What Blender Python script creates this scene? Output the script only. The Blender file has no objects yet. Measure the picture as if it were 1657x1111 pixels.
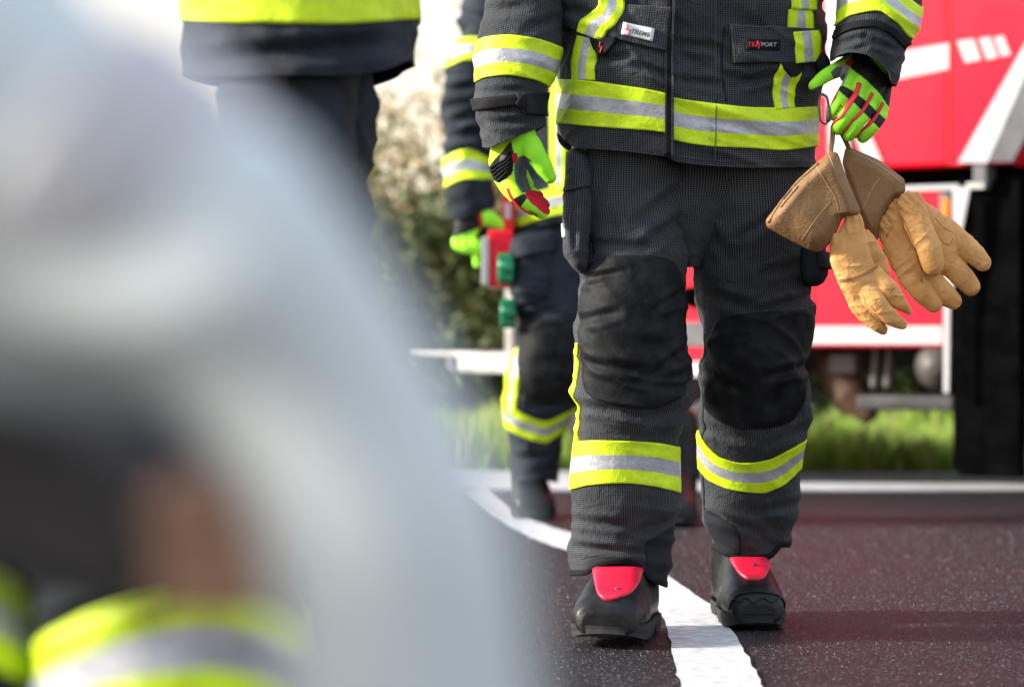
import bpy, bmesh, math, random
import numpy as np
from mathutils import Vector, Matrix, noise as mnoise
from mathutils.bvhtree import BVHTree

# ------------------------------------------------------------------ camera, light, exposure
scene = bpy.context.scene
COL = scene.collection
F, CX, HY, H = 3912.4, 828.5, 540.0, 0.53        # focal length in photo pixels, centre column, horizon row, camera height
cam_d = bpy.data.cameras.new('camera'); cam = bpy.data.objects.new('camera', cam_d); COL.objects.link(cam)
cam.location = (0, 0, H); cam.rotation_euler = (math.pi/2, 0, 0)
cam_d.lens = 85; cam_d.sensor_width = 36; cam_d.shift_y = -15.5/1657
cam_d.clip_start = 0.05; cam_d.clip_end = 2000
cam_d.dof.use_dof = True; cam_d.dof.focus_distance = 4.2; cam_d.dof.aperture_fstop = 2.9
scene.camera = cam
SUN = Vector((-0.90, -0.06, 0.38)).normalized()
sel = math.asin(SUN.z); srot = math.atan2(SUN.x, SUN.y)
w = bpy.data.worlds.new('World'); scene.world = w; w.use_nodes = True
nt = w.node_tree; nt.nodes.clear()
sky = nt.nodes.new('ShaderNodeTexSky'); sky.sky_type = 'NISHITA'; sky.sun_disc = False
sky.sun_elevation = sel; sky.sun_rotation = srot; sky.dust_density = 3.0; sky.air_density = 1.0; sky.ozone_density = 1.0
bg = nt.nodes.new('ShaderNodeBackground'); bg.inputs[1].default_value = 0.09
wo = nt.nodes.new('ShaderNodeOutputWorld')
cl_ = nt.nodes.new('ShaderNodeMix'); cl_.data_type = 'RGBA'; cl_.inputs[0].default_value = .55    # thin bright overcast
hg = nt.nodes.new('ShaderNodeMix'); hg.data_type = 'RGBA'; hg.inputs[6].default_value = (13.5, 11.4, 9.0, 1); hg.inputs[7].default_value = (8.4, 9.6, 11.6, 1)   # creamy towards the horizon, cool above
tcw = nt.nodes.new('ShaderNodeTexCoord'); sxw = nt.nodes.new('ShaderNodeSeparateXYZ'); mrw = nt.nodes.new('ShaderNodeMapRange'); mrw.inputs[1].default_value = .08; mrw.inputs[2].default_value = .45
nt.links.new(tcw.outputs['Generated'], sxw.inputs[0]); nt.links.new(sxw.outputs[2], mrw.inputs[0]); nt.links.new(mrw.outputs[0], hg.inputs[0]); nt.links.new(hg.outputs[2], cl_.inputs[7]); nt.links.new(sky.outputs[0], cl_.inputs[6]); nt.links.new(cl_.outputs[2], bg.inputs[0]); nt.links.new(bg.outputs[0], wo.inputs[0])
sl = bpy.data.lights.new('sun', 'SUN'); sl.energy = 5.0; sl.angle = math.radians(6); sl.color = (1, .93, .82)
so = bpy.data.objects.new('sun', sl); COL.objects.link(so); so.rotation_euler = SUN.to_track_quat('Z', 'Y').to_euler()
scene.view_settings.view_transform = 'Standard'; scene.view_settings.look = 'None'
scene.view_settings.exposure = 1.0; scene.view_settings.gamma = 1

random.seed(4); rng = np.random.default_rng(4)

# ------------------------------------------------------------------ materials
def new_mat(name):
    m = bpy.data.materials.new(name); m.use_nodes = True
    n = m.node_tree.nodes; b = n['Principled BSDF']
    return m, m.node_tree, b
def N(t, kind, **kw):
    n = t.nodes.new(kind)
    for k, v in kw.items():
        if k in n.inputs: n.inputs[k].default_value = v
        else: setattr(n, k, v)
    return n
def mth(t, op, a, b=None, c=None):
    n = t.nodes.new('ShaderNodeMath'); n.operation = op
    for i, v in enumerate((a, b, c)):
        if v is None: continue
        if isinstance(v, (int, float)): n.inputs[i].default_value = v
        else: t.links.new(v, n.inputs[i])
    return n.outputs[0]
def mixc(t, f, a, b):
    n = t.nodes.new('ShaderNodeMix'); n.data_type = 'RGBA'
    for s, v in ((0, f), (6, a), (7, b)):
        if isinstance(v, (int, float)): n.inputs[s].default_value = v
        elif isinstance(v, (tuple, list)): n.inputs[s].default_value = (*v, 1) if len(v) == 3 else v
        else: t.links.new(v, n.inputs[s])
    return n.outputs[2]
def noise(t, scale, detail=4, rough=.55, vec=None, dist=0):
    n = N(t, 'ShaderNodeTexNoise'); n.inputs['Scale'].default_value = scale
    n.inputs['Detail'].default_value = detail; n.inputs['Roughness'].default_value = rough
    n.inputs['Distortion'].default_value = dist
    if vec is None:
        tc = t.nodes.new('ShaderNodeTexCoord'); vec = tc.outputs['Object']
    t.links.new(vec, n.inputs['Vector'])
    return n.outputs['Fac']
def ramp(t, f, lo, hi):
    n = t.nodes.new('ShaderNodeMapRange'); n.interpolation_type = 'SMOOTHSTEP'
    t.links.new(f, n.inputs[0]); n.inputs[1].default_value = lo; n.inputs[2].default_value = hi
    return n.outputs[0]
def bump(t, b, h, strength, dist):
    n = t.nodes.new('ShaderNodeBump'); n.inputs['Strength'].default_value = strength
    n.inputs['Distance'].default_value = dist; t.links.new(h, n.inputs['Height'])
    t.links.new(n.outputs[0], b.inputs['Normal'])

def plain(name, col, rough=.6, metal=0, var=.25, vscale=12, bmp=0, bscale=60, bdist=.002, coat=0, spec=.5):
    m, t, b = new_mat(name)
    f = noise(t, vscale, 5)
    c1 = tuple(c*(1-var) for c in col); c2 = tuple(min(1, c*(1+var)) for c in col)
    t.links.new(mixc(t, ramp(t, f, .3, .7), c1, c2), b.inputs['Base Color'])
    b.inputs['Roughness'].default_value = rough; b.inputs['Metallic'].default_value = metal
    b.inputs['Coat Weight'].default_value = coat; b.inputs['Specular IOR Level'].default_value = spec
    if bmp: bump(t, b, noise(t, bscale, 5, .6), bmp, bdist)
    return m

def fabric(name, base=(.011, .0145, .021), thread=(.13, .135, .145), period=.0042, horiz=.6):
    m, t, b = new_mat(name)
    uv = t.nodes.new('ShaderNodeUVMap'); sx = t.nodes.new('ShaderNodeSeparateXYZ'); t.links.new(uv.outputs[0], sx.inputs[0])
    fu = mth(t, 'FRACT', mth(t, 'DIVIDE', sx.outputs[0], period))
    fv = mth(t, 'FRACT', mth(t, 'DIVIDE', sx.outputs[1], period*.9))
    lu = mth(t, 'LESS_THAN', mth(t, 'ABSOLUTE', mth(t, 'SUBTRACT', fu, .5)), .17)
    lv = mth(t, 'LESS_THAN', mth(t, 'ABSOLUTE', mth(t, 'SUBTRACT', fv, .5)), .22)
    dots = mth(t, 'MULTIPLY', lu, mth(t, 'ADD', mth(t, 'MULTIPLY', lv, .6), .4))
    dots = mth(t, 'MAXIMUM', dots, mth(t, 'MULTIPLY', lv, .22*horiz))
    patch = ramp(t, noise(t, 7, 3), .25, .75)
    dots = mth(t, 'MULTIPLY', dots, mth(t, 'ADD', mth(t, 'MULTIPLY', patch, .55), .45))
    dark = mixc(t, ramp(t, noise(t, 18, 5), .3, .7), tuple(c*.7 for c in base), tuple(c*1.35 for c in base))
    t.links.new(mixc(t, dots, dark, thread), b.inputs['Base Color'])
    b.inputs['Roughness'].default_value = .78; b.inputs['Specular IOR Level'].default_value = .2
    b.inputs['Sheen Weight'].default_value = .04; b.inputs['Sheen Roughness'].default_value = .5
    h = mth(t, 'ADD', mth(t, 'MULTIPLY', noise(t, 30, 6, .6, dist=1.0), 1.3), mth(t, 'MULTIPLY', dots, .03))
    bump(t, b, h, .8, .006)
    return m

def bandmat(name, col, rough, metal=0, spec=.4):
    m, t, b = new_mat(name)
    f = ramp(t, noise(t, 25, 7, .7), .3, .75)
    t.links.new(mixc(t, f, tuple(c*.74 for c in col), col), b.inputs['Base Color'])
    b.inputs['Roughness'].default_value = rough; b.inputs['Metallic'].default_value = metal
    b.inputs['Specular IOR Level'].default_value = spec
    bump(t, b, noise(t, 60, 5, .65, dist=.8), .7, .003)
    return m

M = {}
M['fabric'] = fabric('turnout_fabric')
M['fabric_plain'] = plain('dark_fabric_plain', (.012, .015, .020), .8, var=.35, bmp=.4, bscale=40, spec=.2)
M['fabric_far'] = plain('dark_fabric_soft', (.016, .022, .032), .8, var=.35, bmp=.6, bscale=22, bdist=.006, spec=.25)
M['black'] = plain('black_trim', (.006, .006, .008), .8, var=.3, bmp=.4, bscale=60, spec=.2)
M['pad'] = plain('knee_pad_black', (.008, .009, .011), .68, var=.7, vscale=30, bmp=.6, bscale=34, bdist=.004, spec=.18)
M['lime'] = bandmat('fluorescent_lime', (.74, 1.0, .015), .55)
M['silver'] = bandmat('retroreflective_silver', (.52, .54, .60), .38, .25)
M['stitch'] = plain('stitching', (.05, .055, .06), .8)
M['white'] = plain('white_label', (.72, .74, .78), .5, var=.06)
M['ink'] = plain('dark_ink', (.03, .03, .04), .5)
M['greyink'] = plain('grey_ink', (.35, .37, .42), .5)
M['redink'] = plain('red_ink', (.75, .02, .04), .5, var=.1)
M['redtab'] = plain('red_pull_tab', (.68, .010, .045), .42, var=.08, bmp=.2, bscale=90)
M['rubber'] = plain('black_boot_rubber', (.008, .009, .011), .42, var=.6, vscale=22, bmp=.6, bscale=50, bdist=.002, spec=.3)
M['sole'] = plain('boot_sole_rubber', (.006, .007, .008), .8, var=.5, vscale=25, bmp=.6, bscale=50)
M['skin'] = plain('skin', (.52, .30, .20), .5, var=.1)
M['pale'] = plain('pale_grey_cloth', (.58, .64, .65), .8, var=.08, vscale=6, bmp=.4, bscale=30, bdist=.004)
M['metal'] = plain('carabiner_steel', (.12, .12, .13), .35, .8, var=.1)
def leather(name, a, b_, dirt):
    m, t, b = new_mat(name)
    c = mixc(t, ramp(t, noise(t, 14, 5), .3, .7), a, b_)
    c = mixc(t, mth(t, 'MULTIPLY', ramp(t, noise(t, 38, 6, .7), .52, .75), .55), c, dirt)
    t.links.new(c, b.inputs['Base Color']); b.inputs['Roughness'].default_value = .6
    b.inputs['Specular IOR Level'].default_value = .4
    h = mth(t, 'ADD', noise(t, 260, 4, .6), mth(t, 'MULTIPLY', noise(t, 60, 3, .5, dist=1.2), 1.6))
    bump(t, b, h, .45, .0018)
    return m
M['leather'] = leather('tan_leather', (.60, .29, .085), (.72, .385, .13), (.26, .12, .045))
M['suede'] = leather('brown_suede', (.20, .105, .040), (.27, .145, .058), (.11, .05, .018))
M['seam'] = plain('leather_seam', (.36, .17, .055), .7)
M['thread'] = plain('pale_thread', (.42, .27, .14), .7)

def vcol_mat(name, rough=.6):
    m, t, b = new_mat(name)
    a = t.nodes.new('ShaderNodeVertexColor'); a.layer_name = 'Col'
    f = ramp(t, noise(t, 60, 4), .3, .7)
    dk = mixc(t, 1, (0, 0, 0), a.outputs[0])
    mul = t.nodes.new('ShaderNodeMix'); mul.data_type = 'RGBA'; mul.blend_type = 'MULTIPLY'
    mul.inputs[0].default_value = .2; t.links.new(a.outputs[0], mul.inputs[6])
    mul.inputs[7].default_value = (.6, .6, .6, 1)
    t.links.new(mixc(t, f, mul.outputs[2], a.outputs[0]), b.inputs['Base Color'])
    b.inputs['Roughness'].default_value = rough; b.inputs['Specular IOR Level'].default_value = .3
    bump(t, b, noise(t, 140, 4, .6), .4, .0015)
    return m
M['glovecloth'] = vcol_mat('glove_fabric')
LIME = (.36, .98, .035); YEL = (.66, 1.0, .03); BLK = (.012, .013, .016); RED = (.62, .008, .03); GRY = (.10, .12, .13); GRYL = (.38, .38, .38)

# ------------------------------------------------------------------ numeric helpers
def P(px, py, d):
    return np.array([(px-CX)/F*d, d, H+(HY-py)/F*d])
def interp(xs, ys, x):           # smooth monotone interpolation
    xs = np.asarray(xs, float); ys = np.asarray(ys, float); x = np.asarray(x, float)
    if len(xs) == 1: return np.full_like(x, ys[0])
    h = np.diff(xs); d = np.diff(ys)/h
    m = np.zeros_like(ys)
    m[0] = d[0]; m[-1] = d[-1]
    for i in range(1, len(xs)-1):
        m[i] = 0 if d[i-1]*d[i] <= 0 else 2*d[i-1]*d[i]/(d[i-1]+d[i])
    xc = np.clip(x, xs[0], xs[-1]); i = np.clip(np.searchsorted(xs, xc)-1, 0, len(h)-1)
    t = (xc-xs[i])/h[i]; t2 = t*t; t3 = t2*t
    return (2*t3-3*t2+1)*ys[i]+(t3-2*t2+t)*h[i]*m[i]+(-2*t3+3*t2)*ys[i+1]+(t3-t2)*h[i]*m[i+1]
PERM = np.random.default_rng(11).integers(0, 2**31, 4096)
def _h(ix, iy, iz):
    return PERM[(ix*73856093 ^ iy*19349663 ^ iz*83492791) & 4095].astype(float)/2**31
def vn(p):                       # smooth value noise in -1..1
    i = np.floor(p).astype(np.int64); f = p-i; f = f*f*f*(f*(f*6-15)+10)
    r = 0
    for dx in (0, 1):
        for dy in (0, 1):
            for dz in (0, 1):
                wgt = (f[..., 0] if dx else 1-f[..., 0])*(f[..., 1] if dy else 1-f[..., 1])*(f[..., 2] if dz else 1-f[..., 2])
                r = r+wgt*_h(i[..., 0]+dx, i[..., 1]+dy, i[..., 2]+dz)
    return r*2-1

# ------------------------------------------------------------------ object helpers
BASE = {}
def tag(o, label=None, cat=None, group=None, kind=None):
    if label: o['label'] = label
    if cat: o['category'] = cat
    if group: o['group'] = group
    if kind: o['kind'] = kind
    return o
def root_of(o):
    while o.parent: o = o.parent
    return o
def mesh_obj(name, verts, faces, mats, parent=None, base=None, fmat=None, uv=None, smooth=True, vcol=None):
    verts = np.asarray(verts, float)
    if parent is not None: b = BASE[root_of(parent).name]
    else: b = np.array(base if base is not None else (0, 0, 0), float)
    me = bpy.data.meshes.new(name)
    me.from_pydata((verts-b).tolist(), [], [list(map(int, f)) for f in faces])
    for m in (mats if isinstance(mats, (list, tuple)) else [mats]): me.materials.append(m)
    if fmat is not None: me.polygons.foreach_set('material_index', np.asarray(fmat, np.int32))
    me.polygons.foreach_set('use_smooth', [smooth]*len(me.polygons))
    if uv is not None:
        l = me.uv_layers.new(name='UVMap'); idx = np.zeros(len(me.loops), np.int32); me.loops.foreach_get('vertex_index', idx)
        l.data.foreach_set('uv', np.asarray(uv, float)[idx].ravel())
    if vcol is not None:
        a = me.color_attributes.new('Col', 'FLOAT_COLOR', 'POINT')
        a.data.foreach_set('color', np.concatenate([vcol, np.ones((len(vcol), 1))], 1).ravel())
    me.update()
    o = bpy.data.objects.new(name, me); COL.objects.link(o)
    if parent is not None: o.parent = parent
    else:
        o.location = b; BASE[o.name] = b
    return o
def empty(name, base, label, cat, group=None):
    o = bpy.data.objects.new(name, None); COL.objects.link(o); o.location = base; BASE[o.name] = np.array(base, float)
    o.empty_display_size = .2
    return tag(o, label, cat, group)

class MB:                        # mesh builder
    def __init__(s): s.v = []; s.f = []; s.m = []
    def add(s, v, f, m=0):
        k = len(s.v); s.v += [tuple(p) for p in v]; s.f += [[i+k for i in q] for q in f]; s.m += [m]*len(f)
        return s
    def box(s, lo, hi, m=0, bev=0.0):
        (x0, y0, z0), (x1, y1, z1) = lo, hi
        if bev <= 0:
            v = [(x, y, z) for x in (x0, x1) for y in (y0, y1) for z in (z0, z1)]
            return s.add(v, [(0, 1, 3, 2), (4, 6, 7, 5), (0, 4, 5, 1), (2, 3, 7, 6), (0, 2, 6, 4), (1, 5, 7, 3)], m)
        bm = bmesh.new(); bmesh.ops.create_cube(bm, size=1)
        for q in bm.verts: q.co = Vector(((x0+x1)/2+q.co.x*(x1-x0), (y0+y1)/2+q.co.y*(y1-y0), (z0+z1)/2+q.co.z*(z1-z0)))
        bmesh.ops.bevel(bm, geom=bm.edges[:], offset=bev, segments=2, affect='EDGES', profile=.5)
        bm.verts.index_update()
        v = [tuple(q.co) for q in bm.verts]; f = [[q.index for q in g.verts] for g in bm.faces]; bm.free()
        return s.add(v, f, m)
    def tube(s, pts, rad, n=16, m=0, kd=1.0, up=(0, 1, 0), cap=True):
        v, f = tube(pts, rad, n, kd, up, cap); return s.add(v, f, m)
    def prism(s, poly, y0, y1, m=0):         # polygon in (x,z), extruded in y
        n = len(poly); v = [(x, y0, z) for x, z in poly]+[(x, y1, z) for x, z in poly]
        f = [list(range(n)), list(range(2*n-1, n-1, -1))]+[[i, i+n, (i+1) % n+n, (i+1) % n] for i in range(n)]
        return s.add(v, f, m)
    def obj(s, name, mats, parent=None, base=None, smooth=False):
        return mesh_obj(name, s.v, s.f, mats, parent, base, s.m, smooth=smooth)

def tube(pts, rad, n=16, kd=1.0, up=(0, 1, 0), cap=True):
    """round-ended tapered tube; kd squashes it along 'up'"""
    pts = [np.array(p, float) for p in pts]; rad = list(rad) if hasattr(rad, '__len__') else [rad]*len(pts)
    P_ = []; R_ = []
    if cap:
        d = pts[0]-pts[1]; d /= np.linalg.norm(d)+1e-9
        for a in (.999, .92, .71, .38): P_.append(pts[0]+d*rad[0]*a); R_.append(rad[0]*math.sqrt(1-a*a))
    P_ += pts; R_ += rad
    if cap:
        d = pts[-1]-pts[-2]; d /= np.linalg.norm(d)+1e-9
        for a in (.38, .71, .92, .999): P_.append(pts[-1]+d*rad[-1]*a); R_.append(rad[-1]*math.sqrt(1-a*a))
    up = np.array(up, float); v = []; L = len(P_)
    for i in range(L):
        t = P_[min(i+1, L-1)]-P_[max(i-1, 0)]; t /= np.linalg.norm(t)+1e-12
        a = up-t*np.dot(up, t)
        if np.linalg.norm(a) < .05: a = np.array((1, 0, 0.))-t*t[0]
        a /= np.linalg.norm(a); b = np.cross(t, a)
        for k in range(n):
            q = 2*math.pi*k/n; v.append(P_[i]+a*math.cos(q)*R_[i]*kd+b*math.sin(q)*R_[i])
    f = [[i*n+k, i*n+(k+1) % n, (i+1)*n+(k+1) % n, (i+1)*n+k] for i in range(L-1) for k in range(n)]
    f += [list(range(n-1, -1, -1)), [(L-1)*n+k for k in range(n)]]
    return v, f
def smooth_path(pts, rad, k=5):
    pts = np.array(pts, float); s = np.r_[0, np.cumsum(np.linalg.norm(np.diff(pts, axis=0), axis=1))]
    t = np.linspace(0, s[-1], (len(pts)-1)*k+1)
    q = np.stack([interp(s, pts[:, i], t) for i in range(3)], 1)
    return list(q), list(interp(s, rad, t))

def remesh(mb, voxel, smooth=4):
    """fuse all pieces of a builder into one continuous skin; returns verts, faces"""
    me = bpy.data.meshes.new('tmp'); me.from_pydata(mb.v, [], mb.f); o = bpy.data.objects.new('tmp', me); COL.objects.link(o)
    md = o.modifiers.new('r', 'REMESH'); md.mode = 'VOXEL'; md.voxel_size = voxel
    if smooth:
        sm = o.modifiers.new('s', 'SMOOTH'); sm.factor = .5; sm.iterations = smooth
    dg = bpy.context.evaluated_depsgraph_get(); m2 = bpy.data.meshes.new_from_object(o.evaluated_get(dg))
    v = np.zeros(len(m2.vertices)*3); m2.vertices.foreach_get('co', v); v = v.reshape(-1, 3)
    nn = np.zeros(len(m2.vertices)*3); m2.vertices.foreach_get('normal', nn); nn = nn.reshape(-1, 3)
    f = [list(p.vertices) for p in m2.polygons]
    bpy.data.objects.remove(o); bpy.data.meshes.remove(me); bpy.data.meshes.remove(m2)
    return v, f, nn
def inpoly(x, y, poly):
    r = np.zeros(len(x), bool); n = len(poly)
    for i in range(n):
        x0, y0 = poly[i]; x1, y1 = poly[(i+1) % n]
        if y0 == y1: continue
        c = ((y0 > y) != (y1 > y)) & (x < (x1-x0)*(y-y0)/(y1-y0)+x0); r ^= c
    return r
def proj(v):
    return CX+v[:, 0]/v[:, 1]*F, HY-(v[:, 2]-H)/v[:, 1]*F
def segdist(x, y, pts):
    d = np.full(len(x), 1e9)
    for (x0, y0), (x1, y1) in zip(pts[:-1], pts[1:]):
        L = (x1-x0)**2+(y1-y0)**2+1e-9; t = np.clip(((x-x0)*(x1-x0)+(y-y0)*(y1-y0))/L, 0, 1)
        d = np.minimum(d, np.hypot(x-x0-t*(x1-x0), y-y0-t*(y1-y0)))
    return d

# ------------------------------------------------------------------ garments: lofted cloth shells with folds
class Garment:
    def __init__(s, rows, amp=.006, zf=11, hf=4.0, seed=0, creases=(), ampy=None, px2m=None):
        r = np.array(rows, float); s.r = r; s.amp = amp; s.zf = zf; s.hf = hf; s.seed = seed; s.cr = creases; s.ampy = ampy
    def sec(s, py):
        r = s.r; return [interp(r[:, 0], r[:, i], py) for i in range(1, r.shape[1])]
    def surf(s, px, py, front, off=0.0, wrapc=None):
        xl, xr, dc, hd, n = s.sec(py); w_ = (xr-xl)/2; xc = (xl+xr)/2
        c = wrapc if wrapc is not None else np.clip((px-xc)/w_, -.9995, .9995)
        a = np.abs(c); q = np.maximum(1-a**n, 0)**(1/n); sg = np.where(front, 1.0, -1.0)
        dep = dc-sg*hd*q; dd = np.where(front, dep, dc)
        X = (xc+w_*c-CX)/F*dd; Z = H+(HY-py)/F*dd
        gx = a**(n-1)*np.sign(c)/(w_/F*dc); gy = -sg*q**(n-1)/hd; L = np.hypot(gx, gy)+1e-9; gx /= L; gy /= L
        p = np.stack([X, dep, Z], -1)
        fd = s.fold(p, xc+w_*c, py, front)+off
        p[..., 0] += gx*fd; p[..., 1] += gy*fd
        return p
    def fold(s, p, px, py, front):
        o = s.seed*7.3
        wq = vn(p*3.0+o)*.6
        q = np.stack([p[..., 0]*s.hf+o, p[..., 1]*s.hf+wq, p[..., 2]*s.zf+wq*2.2+px*0.004], -1)
        a = 1-np.abs(vn(q))*2.0
        b = 1-np.abs(vn(q*2.1+31.7))*2.0
        c = vn(np.stack([p[..., 0]*9, p[..., 1]*9, p[..., 2]*9], -1)+o)
        d = vn(np.stack([p[..., 0]*22, p[..., 1]*22, p[..., 2]*48+wq*5], -1)+o)
        A = s.amp if s.ampy is None else s.amp*interp(s.ampy[0], s.ampy[1], py)
        e2 = 1-np.abs(vn(q*np.array([3.2, 3.2, 3.6])+77.1))*2
        r = A*(a*.8+b*.48+c*.5+d*.2+e2*.32)
        for (x0, y0, x1, y1, wd, dp) in s.cr:
            L = (x1-x0)**2+(y1-y0)**2; t = np.clip(((px-x0)*(x1-x0)+(py-y0)*(y1-y0))/L, 0, 1)
            dd = np.hypot(px-x0-t*(x1-x0), py-y0-t*(y1-y0))/wd
            g = np.exp(-dd*dd)-.45*np.exp(-(dd-1.7)**2*1.6)
            r = r-np.where(front, 1, .3)*dp*g*np.sin(np.clip(t*.9+.05, 0, 1)*math.pi)**.5
        return r
    def ring(s, top, bot, nu, nv, offs=None, lip=0):
        th = np.linspace(0, 2*math.pi, nu, endpoint=False)
        c = np.cos(th)[None, :]; fr = (np.sin(th) >= 0)[None, :]
        t = np.linspace(0, 1, nv)[:, None]
        py = np.full((nv, nu), 0.0)+(top[1] if np.ndim(top) == 1 and len(top) == 2 and top[0] is None else 0)
        m = float(np.mean(bot[1])); px = None
        py = np.full((nv, nu), m)
        for _ in range(3):
            xl, xr = s.sec(py)[:2]; px = (xl+xr)/2+(xr-xl)/2*c
            yt = interp(top[0], top[1], px); yb = interp(bot[0], bot[1], px); py = yt+(yb-yt)*t
        off = np.zeros_like(py) if offs is None else np.broadcast_to(offs, py.shape)
        if lip:
            e = py[-1:]; k = np.array([1.5, 1.0, -.5, -4, -12, -25])[:, None]; o2 = np.array([.001, -.002, -.005, -.007, -.008, -.008])[:, None]
            py = np.concatenate([py, e+k*lip]); off = np.concatenate([off, np.broadcast_to(o2, (6, nu))])
        fr = np.broadcast_to(fr, py.shape)
        return s.surf(None, py, fr, off, wrapc=np.broadcast_to(c, py.shape)), py
    def shell(s, name, top, bot, mat, parent, nu=150, nv=160, lip=1.0, base=None):
        p, _ = s.ring(top, bot, nu, nv, lip=lip); R = p.shape[0]
        return grid_obj(name, p, mat, parent, closed=True, base=base)
    def band(s, name, top, bot, mats, parent, nu=150, off=.003, per=4, split=3, rows_m=None):
        n = per*split+1
        offs = np.full((n, 1), off); p, _ = s.ring(top, bot, nu, n, offs=offs)
        p0, _ = s.ring(top, bot, nu, 2, offs=np.full((2, 1), -.002))
        p = np.concatenate([p0[:1], p, p0[1:]])
        rm = [0]+[rows_m[i//per] for i in range(n-1)]+[rows_m[-1]]
        rm[0] = rows_m[0]
        return grid_obj(name, p, mats, parent, closed=True, rowmat=rm)
    def patch(s, name, PX, PY, mats, parent, off=.004, rowmat=None, colmat=None, under=-.003, puff=0):
        fr = np.ones_like(PX, bool); o = np.full_like(PX, off)
        if puff:
            R, C = PX.shape; a = np.sin(np.linspace(0, math.pi, R))[:, None]**.35*np.sin(np.linspace(0, math.pi, C))[None]**.35
            o = o+puff*a
        p = s.surf(PX, PY, fr, o); q = s.surf(PX, PY, fr, under)
        return sheet(name, p, q, mats, parent, rowmat, colmat)
    def rows_patch(s, name, rows, mats, parent, off=.004, ny=24, nx=24, **k):
        r = np.array(rows, float); y = np.linspace(r[0, 0], r[-1, 0], ny)
        xl = interp(r[:, 0], r[:, 1], y); xr = interp(r[:, 0], r[:, 2], y); t = np.linspace(0, 1, nx)
        PX = xl[:, None]+(xr-xl)[:, None]*t; PY = np.repeat(y[:, None], nx, 1)
        return s.patch(name, PX, PY, mats, parent, off, **k)
    def quad_patch(s, name, tl, tr, br, bl, mats, parent, off=.004, nx=16, ny=12, **k):
        a = np.linspace(0, 1, nx)[None, :, None]; b = np.linspace(0, 1, ny)[:, None, None]
        tl, tr, br, bl = map(lambda q: np.array(q, float), (tl, tr, br, bl))
        g = (tl*(1-a)+tr*a)*(1-b)+(bl*(1-a)+br*a)*b
        return s.patch(name, g[..., 0], g[..., 1], mats, parent, off, **k)
    def strip(s, name, line, width, mats, parent, off=.004, nl=40, across=6, colmat=None, **k):
        l = np.array(line, float); d = np.r_[0, np.cumsum(np.hypot(*np.diff(l, axis=0).T))]; t = np.linspace(0, d[-1], nl)
        x = interp(d, l[:, 0], t); y = interp(d, l[:, 1], t)
        tx = np.gradient(x); ty = np.gradient(y); L = np.hypot(tx, ty); nx_, ny_ = -ty/L, tx/L
        wd = interp(np.linspace(0, d[-1], len(width)), width, t) if hasattr(width, '__len__') else np.full(nl, float(width))
        e = np.linspace(-.5, .5, across+1)[None]
        PX = x[:, None]+nx_[:, None]*e*wd[:, None]; PY = y[:, None]+ny_[:, None]*e*wd[:, None]
        return s.patch(name, PX, PY, mats, parent, off, colmat=colmat, **k)
def grid_obj(name, p, mats, parent, closed=False, rowmat=None, base=None, capend=False):
    R, C = p.shape[:2]; v = p.reshape(-1, 3)
    # uv in metres, one extra column so the seam does not smear
    dl = np.linalg.norm(np.diff(np.concatenate([p, p[:, :1]], 1), axis=1), axis=2).mean(0)
    u = np.r_[0, np.cumsum(dl)]; dv = np.linalg.norm(np.diff(p, axis=0), axis=2).mean(1); vv = np.r_[0, np.cumsum(dv)]
    if closed:
        pe = np.concatenate([p, p[:, :1]], 1); C1 = C+1; v = pe.reshape(-1, 3)
        uv = np.stack(np.broadcast_arrays(u[None, :], vv[:, None]), -1).reshape(-1, 2)
    else:
        C1 = C; uv = np.stack(np.broadcast_arrays(u[None, :C], vv[:, None]), -1).reshape(-1, 2)
    f = [(i*C1+j, i*C1+j+1, (i+1)*C1+j+1, (i+1)*C1+j) for i in range(R-1) for j in range(C1-1)]
    fm = None if rowmat is None else [rowmat[i] for i in range(R-1) for j in range(C1-1)]
    o = mesh_obj(name, v, f, mats, parent, base, fm, uv)
    if closed:
        me = o.data; bm = bmesh.new(); bm.from_mesh(me); bmesh.ops.remove_doubles(bm, verts=bm.verts, dist=1e-6); bm.to_mesh(me); bm.free()
        me.polygons.foreach_set('use_smooth', [True]*len(me.polygons))
    return o
def sheet(name, p, q, mats, parent, rowmat=None, colmat=None):
    """raised patch p with side walls down to q"""
    R, C = p.shape[:2]; v = list(p.reshape(-1, 3)); f = []; fm = []
    for i in range(R-1):
        for j in range(C-1):
            f.append((i*C+j, (i+1)*C+j, (i+1)*C+j+1, i*C+j+1))
            fm.append(rowmat[int(i/(R-1)*len(rowmat))] if rowmat else (colmat[int(j/(C-1)*len(colmat))] if colmat else 0))
    dl = np.linalg.norm(np.diff(p, axis=1), axis=2).mean(0); u = np.r_[0, np.cumsum(dl)]
    dv = np.linalg.norm(np.diff(p, axis=0), axis=2).mean(1); vv = np.r_[0, np.cumsum(dv)]
    uv = [tuple(x) for x in np.stack(np.broadcast_arrays(u[None, :], vv[:, None]), -1).reshape(-1, 2)]
    loop = [(0, j) for j in range(C)]+[(i, C-1) for i in range(1, R)]+[(R-1, j) for j in range(C-2, -1, -1)]+[(i, 0) for i in range(R-2, 0, -1)]
    k = len(v)
    for i, j in loop: v.append(q[i, j]); uv.append(uv[i*C+j])
    n = len(loop)
    for a in range(n):
        b = (a+1) % n; i, j = loop[a]; i2, j2 = loop[b]
        f.append((i*C+j, i2*C+j2, k+b, k+a)); fm.append(fm[min(i, R-2)*(C-1)+min(j, C-2)])
    return mesh_obj(name, v, f, mats, parent, fmat=fm, uv=uv)
_tc = {}
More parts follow.
